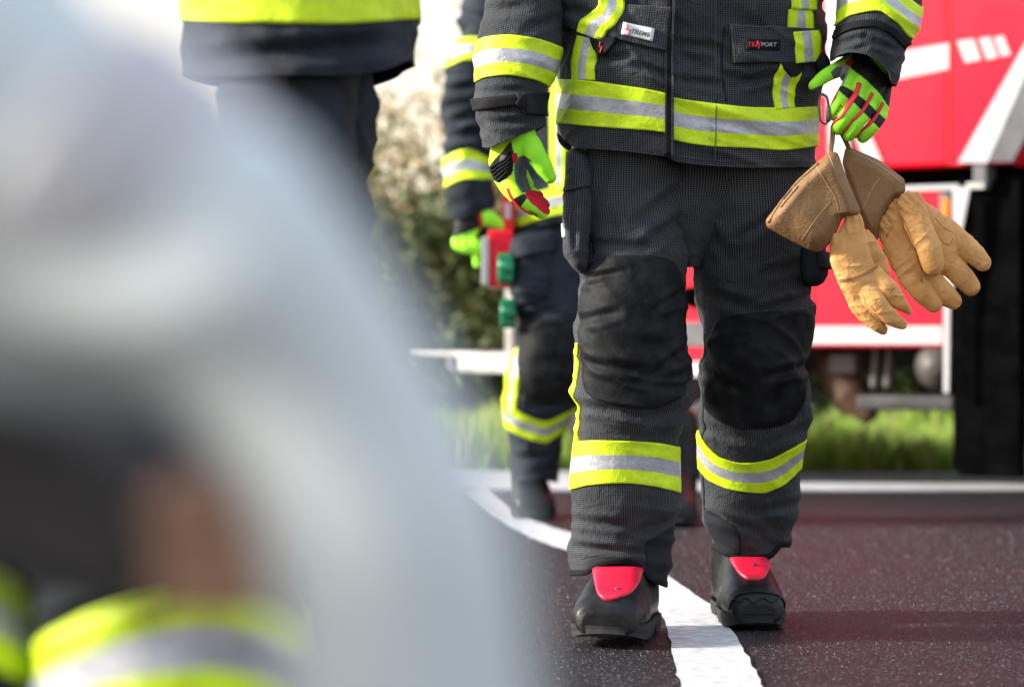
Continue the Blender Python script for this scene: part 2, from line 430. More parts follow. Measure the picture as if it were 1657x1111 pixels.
def text_shape(s, shear=0):
    cu = bpy.data.curves.new('t', 'FONT'); cu.body = s; cu.size = 1; cu.align_x = 'LEFT'; cu.shear = shear; cu.offset = .012
    o = bpy.data.objects.new('t', cu); COL.objects.link(o)
    dg = bpy.context.evaluated_depsgraph_get(); me = bpy.data.meshes.new_from_object(o.evaluated_get(dg))
    v = np.array([list(q.co) for q in me.vertices]); f = [list(p.vertices) for p in me.polygons]
    bpy.data.objects.remove(o); bpy.data.curves.remove(cu); bpy.data.meshes.remove(me)
    v[:, 0] -= v[:, 0].min(); h = v[:, 1].max()-v[:, 1].min(); v[:, 1] -= v[:, 1].min()
    return v/h, f
def text_on(g, name, s, x0, y0, x1, y1, height, mat, parent, off, shear=0):
    """text whose baseline runs from (x0,y0) to (x1,y1) in photo pixels, laid on garment g"""
    v, f = text_shape(s, shear); L = v[:, 0].max(); dx, dy = (x1-x0), (y1-y0); D = math.hypot(dx, dy); ux, uy = dx/D, dy/D
    a = v[:, 0]/L*D; b = v[:, 1]*height
    px = x0+ux*a+uy*b; py = y0+uy*a-ux*b
    if isinstance(g, Garment): p = g.surf(px, py, np.ones_like(px, bool), off)
    else: p = np.array([cast(g, x, y, off) for x, y in zip(px, py)])
    return mesh_obj(name, p, f, mat, parent, smooth=False)
def bvh_of(v, f): return BVHTree.FromPolygons([tuple(q) for q in v], f)
def cast(bvh, px, py, off, dflt=4.2):
    o = Vector((0, 0, H)); d = Vector(P(px, py, 1.0))-o; d.normalize()
    hit = bvh.ray_cast(o, d)
    if hit[0] is None:
        h = bvh.find_nearest(Vector(P(px, py, dflt))); return np.array(h[0]+h[1]*off)
    nn = hit[1]
    if nn.dot(d) > 0: nn = -nn
    return np.array(hit[0]+nn*off)
def drape_strip(bvh, name, line, width, mat, parent, off=.0015, nl=16, across=3, dflt=4.2):
    l = np.array(line, float); d = np.r_[0, np.cumsum(np.hypot(*np.diff(l, axis=0).T))]; t = np.linspace(0, d[-1], nl)
    x = interp(d, l[:, 0], t); y = interp(d, l[:, 1], t); tx = np.gradient(x); ty = np.gradient(y); L = np.hypot(tx, ty)
    wd = interp(np.linspace(0, d[-1], len(width)), width, t) if hasattr(width, '__len__') else np.full(nl, float(width))
    e = np.linspace(-.5, .5, across+1)
    g = np.array([[cast(bvh, x[i]-ty[i]/L[i]*k*wd[i], y[i]+tx[i]/L[i]*k*wd[i], off*(1.15-abs(k)*.6), dflt) for k in e] for i in range(nl)])
    q = np.array([[cast(bvh, x[i]-ty[i]/L[i]*k*wd[i], y[i]+tx[i]/L[i]*k*wd[i], -.002, dflt) for k in e] for i in range(nl)])
    return sheet(name, g, q, mat, parent)
def drape_rows(bvh, name, rows, mat, parent, off=.002, ny=16, nx=14, dflt=4.2, under=-.002):
    r = np.array(rows, float); y = np.linspace(r[0, 0], r[-1, 0], ny)
    xl = interp(r[:, 0], r[:, 1], y); xr = interp(r[:, 0], r[:, 2], y)
    g = np.zeros((ny, nx, 3)); q = np.zeros((ny, nx, 3))
    for i in range(ny):
        for j in range(nx):
            px = xl[i]+(xr[i]-xl[i])*j/(nx-1); g[i, j] = cast(bvh, px, y[i], off, dflt); q[i, j] = cast(bvh, px, y[i], under, dflt)
    return sheet(name, g, q, mat, parent)

# ------------------------------------------------------------------ the body under the clothes
def body(name, base, d, hip, legs, arms, neck, s=1.0, label='', group=None):
    """hip, neck: (px,py); legs/arms: lists of joint (px,py,d). One continuous skin mesh with a head and face."""
    mb = MB(); k = F/d
    hp = P(*hip, d); nk = P(*neck, d)
    ch = hp*.35+nk*.65
    mb.tube([hp, hp*.6+nk*.4, ch, nk-np.array([0, 0, .07])], [.085*s, .08*s, .09*s, .055*s], kd=.8)
    mb.tube([nk-np.array([0, 0, .1]), nk+np.array([0, 0, .06])], [.055*s, .05*s])
    hc = nk+np.array([0, -.01, .17])
    mb.tube([hc+np.array([0, .01, .03]), hc+np.array([0, -.012, -.06])], [.078*s, .058*s], n=24, kd=1.18)   # skull, jaw
    mb.tube([hc+np.array([0, -.085, .02]), hc+np.array([0, -.108, -.018])], [.010, .014])                  # nose
    mb.tube([hc+np.array([-.02, -.082, -.055]), hc+np.array([.02, -.082, -.055])], [.009, .009])            # lips
    for sx in (-1, 1):
        mb.tube([hc+np.array([sx*.015, -.088, .035]), hc+np.array([sx*.045, -.078, .035])], [.008, .008])   # brow
        mb.tube([hc+np.array([sx*.082, .0, .02]), hc+np.array([sx*.08, -.004, -.02])], [.014, .011], kd=1.6)  # ear
    for L in legs:
        q = [P(*j) for j in L]; r = [.075*s, .05*s, .036*s, .034*s][:len(q)]
        mb.tube([hp+(q[0]-hp)*.3]+q, [.08*s]+r)
    for A in arms:
        q = [P(*j) for j in A]; mb.tube([ch]+q, [.05*s, .048*s, .038*s, .028*s, .026*s][:len(q)+1])
    v, f, _ = remesh(mb, .012, 2)
    o = mesh_obj(name, v, f, M['skin'], None, base)
    return tag(o, label, 'person', group)

# ------------------------------------------------------------------ setting: ground, road, grass, shrubs
def asphalt():
    m, t, b = new_mat('asphalt')
    big = ramp(t, noise(t, 1.6, 3), .3, .7)
    base = mixc(t, big, (.014, .014, .018), (.020, .015, .019))
    v = N(t, 'ShaderNodeTexVoronoi'); v.inputs['Scale'].default_value = 150
    tc = t.nodes.new('ShaderNodeTexCoord'); t.links.new(tc.outputs['Object'], v.inputs['Vector'])
    sep = t.nodes.new('ShaderNodeSeparateColor'); t.links.new(v.outputs['Color'], sep.inputs[0])
    chip = mth(t, 'MULTIPLY', mth(t, 'GREATER_THAN', sep.outputs[0], .80), mth(t, 'LESS_THAN', v.outputs['Distance'], .42))
    c = mixc(t, mth(t, 'MULTIPLY', chip, mth(t, 'ADD', mth(t, 'MULTIPLY', sep.outputs[1], .8), .1)), base, (.20, .18, .20))
    c = mixc(t, mth(t, 'MULTIPLY', ramp(t, noise(t, 320, 2), .5, .7), .5), c, (.012, .011, .013))
    t.links.new(c, b.inputs['Base Color'])
    b.inputs['Roughness'].default_value = .55; b.inputs['Specular IOR Level'].default_value = .16
    h = mth(t, 'ADD', mth(t, 'MULTIPLY', v.outputs['Distance'], -.6), mth(t, 'MULTIPLY', noise(t, 260, 4, .7), 1.2))
    bump(t, b, h, .8, .004)
    return m
M['asphalt'] = asphalt()
M['roadpaint'] = plain('road_paint', (.52, .54, .56), .6, var=.22, vscale=40, bmp=.6, bscale=220, bdist=.0015)
M['concrete'] = plain('concrete_edge', (.44, .46, .49), .75, var=.15, vscale=5, bmp=.5, bscale=60)
M['soil'] = plain('soil', (.05, .07, .025), .9, var=.4, vscale=3)
def ground_sheet(name, pts, z, mat, thick=None):
    v = [(x, y, z) for x, y in pts]; o = mesh_obj(name, v, [list(range(len(v)))], mat, smooth=False); return tag(o, kind='structure')
ground_sheet('ground', [(-600, -300), (600, -300), (600, 900), (-600, 900)], -.02, M['soil'])
ground_sheet('road', [(-40, -30), (40, -30), (40, 8.95), (-40, 8.95)], 0, M['asphalt'])
mb = MB().box((-40, 8.15, -.015), (40, 9.25, .006)); mb.obj('pavement_edge', M['concrete']); tag(bpy.data.objects['pavement_edge'], kind='structure')
# curved white line, read from its two edges on the ground
def G(px, py):
    d = F*H/(py-HY); return ((px-CX)/F*d, d)
Ledge = [G(1122, 1180), G(1100, 1111), G(1088, 1060), G(1072, 1000), G(1040, 945), (G(990, 918)), G(920, 893), G(870, 877), G(815, 850), G(770, 820), G(745, 800)]
Redge = [G(1262, 1180), G(1232, 1111), G(1207, 1060), G(1168, 1000), G(1098, 945), (G(1030, 905)), G(930, 866), G(880, 850), G(832, 830), G(800, 806), G(782, 790)]
def dens(E, n=70):
    a = np.array(E); t = np.linspace(0, len(a)-1, n); i = np.arange(len(a))
    return np.stack([interp(i, a[:, 0], t), interp(i, a[:, 1], t)], 1)
A_, B_ = dens(Ledge), dens(Redge)
wob = (rng.random((70, 2))-.5)*.006
v = [(x+wob[i, 0], y, .004) for i, (x, y) in enumerate(A_)]+[(x+wob[i, 1], y, .004) for i, (x, y) in enumerate(B_)]
tag(mesh_obj('road_marking', v, [(i, i+70, i+71, i+1) for i in range(69)], M['roadpaint'], smooth=False), kind='structure')

def grit(n):
    y = rng.uniform(3.45, 6.6, n); x = rng.uniform(-.48, .50, n)*y*.55
    ok = ~inpoly(x, y, list(map(tuple, np.concatenate([A_, B_[::-1]])))); x, y = x[ok], y[ok]; n = len(x)
    r_ = rng.uniform(.0005, .0016, n)*(1+.25*(y-3.5)); a = rng.uniform(0, 6.28, n); v = np.zeros((n, 5, 3))
    for k in range(4):
        q = a+k*math.pi/2+rng.uniform(-.4, .4, n); rr_ = r_*rng.uniform(.7, 1.3, n)
        v[:, k, 0] = x+np.cos(q)*rr_; v[:, k, 1] = y+np.sin(q)*rr_; v[:, k, 2] = -.0005
    v[:, 4, 0] = x+rng.uniform(-.3, .3, n)*r_; v[:, 4, 1] = y+rng.uniform(-.3, .3, n)*r_; v[:, 4, 2] = r_*rng.uniform(.4, 1.1, n)
    f = []
    for i in range(n): k = i*5; f += [(k, k+1, k+4), (k+1, k+2, k+4), (k+2, k+3, k+4), (k+3, k, k+4)]
    m, t, b = new_mat('stone_chips'); g = N(t, 'ShaderNodeNewGeometry'); q = mth(t, 'POWER', g.outputs['Random Per Island'], 4.5)
    t.links.new(mixc(t, q, (.016, .016, .021), (.16, .15, .17)), b.inputs['Base Color']); b.inputs['Roughness'].default_value = .45
    tag(mesh_obj('road_grit', v.reshape(-1, 3), f, m, smooth=False), kind='stuff')
grit(80000)
def leafmat(name, a, b_, trans=.35, c3=None):
    m, t, b = new_mat(name)
    oi = N(t, 'ShaderNodeNewGeometry')
    f = oi.outputs['Random Per Island']
    c = mixc(t, f, a, b_)
    if c3: c = mixc(t, mth(t, 'GREATER_THAN', mth(t, 'FRACT', mth(t, 'MULTIPLY', f, 17.3)), .6), c, c3)
    t.links.new(c, b.inputs['Base Color']); b.inputs['Roughness'].default_value = .55
    tr = t.nodes.new('ShaderNodeBsdfTranslucent'); t.links.new(c, tr.inputs[0])
    mx = t.nodes.new('ShaderNodeMixShader'); mx.inputs[0].default_value = trans
    out = [n for n in t.nodes if n.type == 'OUTPUT_MATERIAL'][0]
    t.links.new(b.outputs[0], mx.inputs[1]); t.links.new(tr.outputs[0], mx.inputs[2]); t.links.new(mx.outputs[0], out.inputs[0])
    return m
M['grass'] = leafmat('grass_blades', (.20, .42, .05), (.52, .70, .13), .5, (.52, .52, .20))
M['leaf_dark'] = leafmat('dark_leaves', (.035, .065, .020), (.11, .16, .045), .3)
M['leaf_pale'] = leafmat('pale_leaves', (.30, .28, .13), (.13, .16, .05), .6, (.66, .54, .34))
M['bark'] = plain('bark', (.09, .06, .04), .9, var=.4)
def blades(name, n, x0, x1, y0, y1, h0, h1, mat, wd=.006, lean=.35):
    x = rng.uniform(x0, x1, n); y = rng.uniform(y0, y1, n)
    cl = .25+1.5*np.clip(vn(np.stack([x*2.6, y*2.2, x*0], 1))*.5+.5, 0, 1)**1.3
    h = rng.uniform(h0, h1, n)*cl; a = rng.uniform(0, 2*math.pi, n); l = rng.uniform(0, lean, n)*h
    cx, cy = np.cos(a), np.sin(a); b = rng.uniform(0, 2*math.pi, n)
    v = np.zeros((n, 5, 3)); v[:, :, 2] = -.02
    for i, (k, s) in enumerate(((0, -1), (0, 1), (.55, .8), (.55, -.8), (1, 0))):
        v[:, i, 0] = x+cx*wd*s+np.cos(b)*l*k*k; v[:, i, 1] = y+cy*wd*s+np.sin(b)*l*k*k; v[:, i, 2] += h*k
    f = []
    for i in range(n): k = i*5; f += [(k, k+1, k+2, k+3), (k+3, k+2, k+4)]
    return mesh_obj(name, v.reshape(-1, 3), f, mat, smooth=False)
tag(blades('grass', 60000, -3.0, 4.2, 9.28, 11.4, .05, .19, M['grass']), kind='stuff')
def leaves(n, fn, size, seed):
    r = np.random.default_rng(seed); pts = fn(r, n)
    n = len(pts); nrm = r.normal(size=(n, 3)); nrm /= np.linalg.norm(nrm, axis=1)[:, None]
    t = np.cross(nrm, r.normal(size=(n, 3))); t /= np.linalg.norm(t, axis=1)[:, None]; b = np.cross(nrm, t)
    s = size*r.uniform(.6, 1.4, (n, 1)); v = np.zeros((n, 6, 3))
    for i, (a, c, e) in enumerate(((-1, 0, 0), (-.35, .42, .08), (.45, .34, .1), (1, 0, -.1), (.45, -.34, .1), (-.35, -.42, .08))):
        v[:, i] = pts+t*s*a+b*s*c+nrm*s*e
    f = []
    for i in range(n): k = i*6; f += [(k, k+1, k+2, k+3), (k, k+3, k+4, k+5)]
    return v.reshape(-1, 3), f
def shrub(x, y, rx, ry, h, n, mat, label, size=.035, seed=1, gap=.0, z0=0.0, kind='shrub', group=None):
    e = empty(kind, (x, y, -.02), label, kind, group)
    r = np.random.default_rng(seed); mb = MB(); tips = []
    for k in range(16):
        a = r.uniform(0, 2*math.pi); rr = r.uniform(.1, .95); tp = np.array((x+math.cos(a)*rx*rr, y+math.sin(a)*ry*rr, z0+h*r.uniform(.45, .97)))
        md = np.array((x+math.cos(a)*rx*rr*.4, y+math.sin(a)*ry*rr*.4, z0+tp[2]*.45))
        q, rad = smooth_path([(x+r.uniform(-.08, .08), y+r.uniform(-.08, .08), -.03), md, tp], [.022, .013, .004], 4)
        mb.tube(q, rad, 6, cap=False); tips.append((q))
    mb.obj('stem', M['bark'], e)
    def fn(r, n):
        ks = r.integers(0, 16, n); out = []
        cen = np.array([tips[k][int(r.integers(3, 9))] for k in ks]); p = cen+r.normal(size=(n, 3))*np.array([rx*.2, ry*.22, h*.11])
        d = vn(p*np.array([5., 5., 5.])+seed)
        p = p[(d > gap-1) & (p[:, 2] > .02)]
        return p
    v, f = leaves(n, fn, size, seed); mesh_obj('foliage', v, f, mat, e, smooth=False)
    return e
shrub(-.10, 12.0, .95, .6, 1.15, 26000, M['leaf_dark'], 'dense dark green shrub behind the truck step, left of the second firefighter', .035, 3, .6)
shrub(-.75, 13.4, .9, .6, 2.0, 9000, M['leaf_pale'], 'tall pale blossoming shrub with sparse twigs against the bright sky', .035, 5, .95)
shrub(-.05, 13.9, .8, .6, 2.35, 9000, M['leaf_pale'], 'sparse beige flowering shrub beside the second firefighter\'s sleeve', .032, 9, .95)
shrub(.95, 12.0, .9, .5, 1.15, 16000, M['leaf_dark'], 'dark green shrub behind the legs of the second firefighter', .035, 6, .6)
shrub(2.0, 11.9, .8, .4, 1.1, 20000, M['leaf_dark'], 'dark green shrub seen under the fire engine, behind the bright grass', .035, 7, .6)
shrub(3.1, 12.0, .9, .5, 1.2, 14000, M['leaf_dark'], 'dark green shrub behind the black mudguard of the fire engine', .035, 8, .6)
shrub(-2.2, 13.0, 1.0, .6, 1.5, 12000, M['leaf_dark'], 'dark green shrub hidden behind the blurred pale sleeve', .035, 10, .6)

# ------------------------------------------------------------------ fire engine
TH = math.radians(32); dR = np.array((math.cos(TH), -math.sin(TH))); dN = np.array((math.sin(TH), math.cos(TH)))
O2 = np.array(((1530-CX)/F*8.0, 8.0))                    # point of the side plane seen at column 1530
def T(px, py, off=0.0):
    """photo pixel -> (u, z) on the engine's side plane (off = metres in front of it)"""
    r = np.array(((px-CX)/F, 1.0)); o = O2-dN*off; t = np.dot(o, dN)/np.dot(r, dN); p = r*t
    return np.dot(p-O2, dR), H+(HY-py)/F*t
M['red'] = plain('fire_red_paint', (.80, .006, .030), .32, var=.04, vscale=2, coat=.12, spec=.35)
M['reddark'] = plain('dark_red_paint', (.50, .006, .02), .4, var=.1)  # plain darker red for panel seams and door gaps
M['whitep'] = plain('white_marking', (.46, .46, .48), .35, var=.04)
M['greyp'] = plain('grey_plastic', (.10, .10, .11), .6, var=.2)
M['blk'] = plain('black_plastic', (.003, .003, .0035), .85, var=.4, spec=0)
M['chassis'] = plain('chassis_grey', (.03, .03, .033), .6, var=.4)
M['alu'] = plain('aluminium', (.42, .42, .40), .45, .4, var=.2)
M['tyre'] = plain('tyre_rubber', (.030, .024, .024), .85, var=.3, bmp=.5)
M['post'] = plain('cream_post', (.40, .39, .35), .5)
M['rust'] = plain('rusty_brown', (.045, .018, .006), .7, var=.4)
M['greenp'] = plain('green_coupling_cap', (.01, .20, .09), .35, var=.2)
M['tank'] = plain('air_tank', (.05, .043, .04), .5, var=.3)
def amber():
    m, t, b = new_mat('amber_lens'); b.inputs['Base Color'].default_value = (.8, .16, .01, 1); b.inputs['Roughness'].default_value = .15
    b.inputs['Emission Color'].default_value = (1, .22, .02, 1); b.inputs['Emission Strength'].default_value = .35; return m
M['amber'] = amber()
truck = empty('fire_engine', (O2[0], O2[1], 0), 'red and white fire engine standing behind the walking firefighters, seen from its side', 'fire engine')
truck.rotation_euler = (0, 0, -TH)
BASE['fire_engine'] = np.zeros(3)                         # children are written in the engine's own axes: u, inward, z
uL = T(828, 400)[0]; uS = T(1537, 200)[0]; zB = T(1440, 272)[1]
def plate(name, poly, mat, off0=.0, th=.006, px=True, parent=truck):
    q = [T(a, b, off0) for a, b in poly] if px else poly
    return MB().prism(q, -off0-th, -off0).obj(name, mat, parent)
# main body and cab (shells with real depth)
MB().box((uL, .0, zB), (uS-.004, 2.35, 3.0), bev=.015).obj('body', M['red'], truck)
cab = MB().prism([(uS+.004, zB), (uS+.20, zB), T(1700, 40), (T(1700, 40)[0]+2.2, T(1700, 40)[1]), (T(1700, 40)[0]+2.2, 2.9), (uS+.004, 2.9)], .0, 2.3).obj('cab', M['red'], truck)
plate('wheel_arch', [(1552, 264), (1600, 264), (1672, 100), (1700, 60), (1690, 20)], M['whitep'], .004, .012)
plate('arch_trim', [(1602, 262), (1640, 262), (1730, 90), (1730, 40), (1700, 60), (1672, 100)], M['greyp'], .004, .010)
# markings
plate('stripe', [(1250, 118), (1536, 70), (1536, 112), (1250, 170)], M['whitep'], .002, .003)
for q in ([(1549, 67), (1576, 63), (1588, 97), (1562, 102)], [(1584, 63), (1603, 60), (1615, 93), (1597, 97)], [(1609, 61), (1624, 58), (1636, 89), (1620, 92)]):
    plate('dash_marking', q, M['whitep'], .002, .003)
plate('diagonal_marking', [(1334, -60), (1352, -60), (1392, 180), (1428, 262), (1403, 268), (1370, 190)], M['whitep'], .006, .003)
plate('panel_marking', [(1333, -40), (1352, -40), (1380, 278), (1342, 283)], M['whitep'], .010, .003)
for zz in (2.05,): MB().box((uL+.05, -.005, zz), (uS-.05, .01, zz+.02)).obj('shutter_rail', M['alu'], truck)
MB().box((uS-.006, -.004, zB), (uS+.002, .02, 2.9)).obj('panel_seam', M['reddark'], truck)
# lower locker
a0 = T(1180, 562); a1 = T(1524, 562); zt = T(1500, 302)[1]
MB().box((a0[0], .03, a1[1]), (a1[0], .6, zt), bev=.01).obj('side_locker', M['red'], truck)
lk = [o for o in bpy.data.objects if o.name == 'side_locker'][0]
def lplate(name, u0, z0, u1, z1, mat, y=.03, th=.004): return MB().box((u0, y-th, z0), (u1, y-.0005, z1)).obj(name, mat, lk)
lplate('white_stripe', a0[0], T(1500, 557)[1], a1[0]-.01, T(1500, 527)[1], M['whitep'])
lplate('top_edge', a0[0], zt-.012, a1[0]+.05, zt+.006, M['whitep'], th=.012)
for uu in (a0[0]+.30, a0[0]+.62): lplate('door_gap', uu, a1[1]+.01, uu+.006, zt-.02, M['reddark'], th=.003)
for k in range(8): lplate('rivet', a0[0]+.08+k*.1, a1[1]+.03, a0[0]+.088+k*.1, a1[1]+.038, M['alu'], th=.007)
# rear lockers low down, rear wheel arch
b0 = T(835, 500)[0]; b1 = T(1150, 500)[0]
MB().box((b0, .03, T(1120, 590)[1]), (b1, .6, zB-.12), bev=.01).obj('rear_locker', M['red'], truck)
rl = [o for o in bpy.data.objects if o.name == 'rear_locker'][0]
MB().box((b0, .018, T(1120, 560)[1]), (b1, .029, T(1120, 520)[1])).obj('grey_strip', M['greyp'], rl)
MB().box((b0, .018, T(1120, 609)[1]), (b1, .029, T(1120, 585)[1])).obj('white_stripe', M['whitep'], rl)
MB().tube([(T(1113, 480)[0], .0, T(1113, 480)[1]), (T(1116, 480)[0], .04, T(1113, 480)[1])], [.035, .04], 16).obj('lock', M['blk'], rl)
# dark recess between body and lockers, chassis
MB().box((uL+.02, .10, .60), (uS+2.2, 2.1, zB-.002)).obj('underbody', M['blk'], truck)
ch = MB(); z5 = T(1450, 600)[1]
ch.box((uL, .62, .50), (uS+2, .70, .66), bev=.01); ch.box((uL, 1.5, .44), (uS+2, 1.58, .66), bev=.01)
for u in np.arange(uL+.3, uS+1.5, .55): ch.box((u, .70, .52), (u+.06, 1.5, .6))
ch.box((uL+.1, .9, .40), (uS+1.2, 1.45, .52), bev=.01); ch.obj('chassis_frame', M['chassis'], truck)
c0 = T(1375, 655); c1 = T(1535, 655)
MB().box((c0[0], .05, T(1450, 664)[1]), (c1[0], .42, T(1450, 640)[1]), bev=.012).obj('side_guard_rail', M['chassis'], truck)
tk = T(1503, 598)
MB().tube([(tk[0], .10, tk[1]+.01), (tk[0]+.01, .62, tk[1]+.01)], [.085, .085], 28).obj('air_tank', M['tank'], truck)
MB().tube([(T(1490, 600)[0], .06, T(1490, 590)[1]), (T(1492, 560)[0], .06, .52)], [.012, .012], 10).obj('tank_strap', M['whitep'], truck)
for pxx in (1378, 1400):
    q = T(pxx, 600); MB().tube([(q[0], .20, q[1]-.05), (q[0]+.01, .2, q[1]+.1)], [.022, .014], 12).obj('damper', M['tank'], truck)
q = T(1340, 640)
MB().tube([(q[0]-.10, .25, q[1]+.10), (q[0]-.03, .25, q[1]-.0), (q[0]+.03, .25, q[1]-.055)], [.06, .075, .045], 16, kd=.7).obj('spring_pad', M['rust'], truck)
MB().box((T(1300, 600)[0], .2, T(1300, 605)[1]), (T(1345, 600)[0], .35, T(1300, 572)[1]), bev=.01).obj('bracket', M['greyp'], truck)
for i, (pa, pb) in enumerate((((1430, 565), (1450, 640)), ((1350, 570), (1372, 640)), ((1410, 570), (1426, 650)), ((1455, 575), (1475, 655)))):
    qa, qb = T(*pa), T(*pb); MB().tube([(qa[0], .4, qa[1]), (qb[0], .35, qb[1])], [.018, .018], 10).obj('linkage', M['chassis'], truck)
# marker lamp, white post and mudguard
qa = T(1524, 312, -.02); qb = T(1541, 362, -.02)
MB().box((qa[0], -.005, qb[1]), (qb[0], .03, qa[1]), bev=.004).obj('lamp_housing', M['greyp'], truck)
lh = bpy.data.objects['lamp_housing']
MB().tube([(T(1532, 340)[0], -.006, T(1532, 349)[1]), (T(1532, 330)[0], -.006, T(1532, 328)[1])], [.013, .013], 14, kd=.7).obj('amber_lamp', M['amber'], lh)
plate('fender_panel', [(1542, 304), (1571, 302), (1557, 374), (1538, 497), (1536, 635), (1528, 635), (1528, 380), (1542, 380)], M['whitep'], .02, .006)
qa = T(1576, 302); qb = T(1598, 266)
MB().box((qa[0], -.01, qa[1]), (qb[0], .08, qb[1]), bev=.006).obj('bracket', M['greyp'], truck)
MB().box((T(1565, 300)[0], -.01, T(1565, 306)[1]), (T(1594, 300)[0], .08, T(1565, 296)[1])).obj('bracket_foot', M['alu'], truck)
# mudguard: rounded lower corner
mg0, mgz = T(1535, 770); mg1 = T(1642, 600)[0]; mgt = T(1560, 300)[1]
pl = [(mg0, mgt+.02), (mg0, mgz+.04)]+[(mg0+.04-.04*math.cos(a), mgz+.04-.04*math.sin(a)) for a in np.linspace(0, math.pi/2, 7)[1:]]+[(mg1, mgz), (mg1, mgt+.02)]
MB().prism(pl, .04, .10).obj('mudguard', M['blk'], truck)
MB().box((mg0+.02, .50, .30), (mg1+1.4, .9, zB+.02)).obj('wheel_well', M['blk'], truck)
# wheels
def wheel(u, y, r=.53, wd=.30, steer=0.0):
    n = 72; mb = MB(); prof = [(-.5, .60), (-.5, .72), (-.48, .9), (-.40, .985), (-.2, 1), (0, 1), (.2, 1), (.40, .985), (.48, .9), (.5, .72), (.5, .60)]
    cs, sn = math.cos(steer), math.sin(steer); v = []
    def W(ax, rr, a): 
        X = rr*r*math.cos(a); Y = ax*wd; return (u+X*cs-Y*sn, y+X*sn+Y*cs, r+rr*r*math.sin(a))
    for i in range(n):
        a = 2*math.pi*i/n; tr = 1.0 if i % 2 else .965
        for k, (ax, rr) in enumerate(prof): v.append(W(ax, rr*(tr if 3 <= k <= 7 else 1), a))
    K = len(prof); f = [(i*K+k, i*K+k+1, ((i+1) % n)*K+k+1, ((i+1) % n)*K+k) for i in range(n) for k in range(K-1)]
    e = mesh_obj('wheel', v, f, M['tyre'], truck, smooth=False)
    v = []; prof2 = [(-.46, .60), (-.42, .56), (-.1, .5), (-.05, .3), (-.28, .22), (-.34, .0001)]
    for i in range(36):
        a = 2*math.pi*i/36
        for ax, rr in prof2: v.append(W(ax, rr, a))
    K = len(prof2); f = [(i*K+k, i*K+k+1, ((i+1) % 36)*K+k+1, ((i+1) % 36)*K+k) for i in range(36) for k in range(K-1)]
    mesh_obj('rim', v, f, M['chassis'], e)
wheel(T(1043, 600)[0], .22)
wheel(T(1786, 540)[0]-.05, .22, steer=math.radians(-35))
# rear corner post, couplings, fold-down step
cp = MB(); cp.box((uL-.024, -.01, T(832, 607)[1]), (uL+.01, .05, zB+.4), bev=.006); cp.obj('corner_post', M['post'], truck)
s0 = T(828, 606); s1 = T(752, 606)
step = MB(); step.box((s0[0]-.30, .02, T(828, 604)[1]), (s0[0], .9, T(828, 572)[1]), bev=.006); step.obj('folding_step', M['alu'], truck)
stp = bpy.data.objects['folding_step']
MB().box((s0[0]-.64, .25, T(828, 578)[1]-.004), (s0[0]-.305, .8, T(828, 571)[1]), bev=.004).obj('step_flap', M['alu'], stp)
MB().box((s0[0]-.305, .01, T(828, 600)[1]), (s0[0]-.27, .019, T(828, 577)[1])).obj('hinge', M['greyp'], stp)

# ------------------------------------------------------------------ main firefighter
TRI = [M['lime'], M['silver'], M['lime']]
RM = [0, 1, 0]
LS = [M['lime'], M['silver']]
main = body('person', P(1110, 1040, 4.25), 4.28, (1115, 200),
            [[(1020, 380, 4.26), (1022, 560, 4.19), (1012, 860, 4.27)], [(1210, 380, 4.28), (1222, 590, 4.34), (1215, 840, 4.50)]],
            [[(900, -210, 4.26), (845, -20, 4.22), (830, 180, 4.19)], [(1330, -210, 4.26), (1425, -60, 4.24), (1400, 60, 4.19)]],
            (1115, -370), label='firefighter in sharp focus walking towards the camera with tan leather gloves hanging from one hand')

def wall_x(*p): return ([q[0] for q in p], [q[1] for q in p])
# trousers: two legs are one garment part, built as legs of the same cloth
gl = Garment([[150, 934, 1120, 4.28, .110, 2.5], [200, 928, 1122, 4.28, .112, 2.5], [300, 924, 1119, 4.27, .110, 2.4], [360, 932, 1116, 4.25, .104, 2.3],
              [430, 941, 1112, 4.22, .098, 2.3], [480, 941, 1107, 4.20, .096, 2.3], [540, 937, 1105, 4.19, .094, 2.3], [600, 930, 1110, 4.19, .092, 2.3],
              [640, 927, 1112, 4.195, .092, 2.3], [680, 929, 1104, 4.20, .088, 2.2], [711, 932, 1098, 4.21, .086, 2.2], [760, 928, 1096, 4.22, .086, 2.2],
              [795, 927, 1095, 4.225, .087, 2.2], [850, 932, 1092, 4.24, .088, 2.2], [890, 925, 1088, 4.25, .090, 2.3], [960, 927, 1081, 4.26, .092, 2.3]],
             amp=.0055, zf=10, hf=3.4, seed=1, ampy=([150, 400, 470, 560, 660, 720, 790, 850, 940], [1.0, 1.2, 1.2, 1.4, 1.6, .7, .6, 1.7, 1.3]),
             creases=[(940, 455, 1010, 440, 7, .007), (945, 520, 1000, 505, 8, .006), (950, 585, 1020, 600, 8, .006), (1105, 470, 1060, 500, 7, .006), (1110, 560, 1050, 610, 8, .007),
                      (940, 655, 1030, 672, 8, .008), (1100, 655, 1050, 680, 8, .006), (930, 840, 1020, 852, 7, .006), (1090, 838, 1010, 870, 8, .007), (930, 885, 1040, 893, 6, .006),
                      (1000, 240, 960, 330, 9, .006), (1110, 300, 1030, 360, 10, .008), (1113, 350, 1040, 400, 9, .007), (960, 395, 1060, 400, 8, .005)])
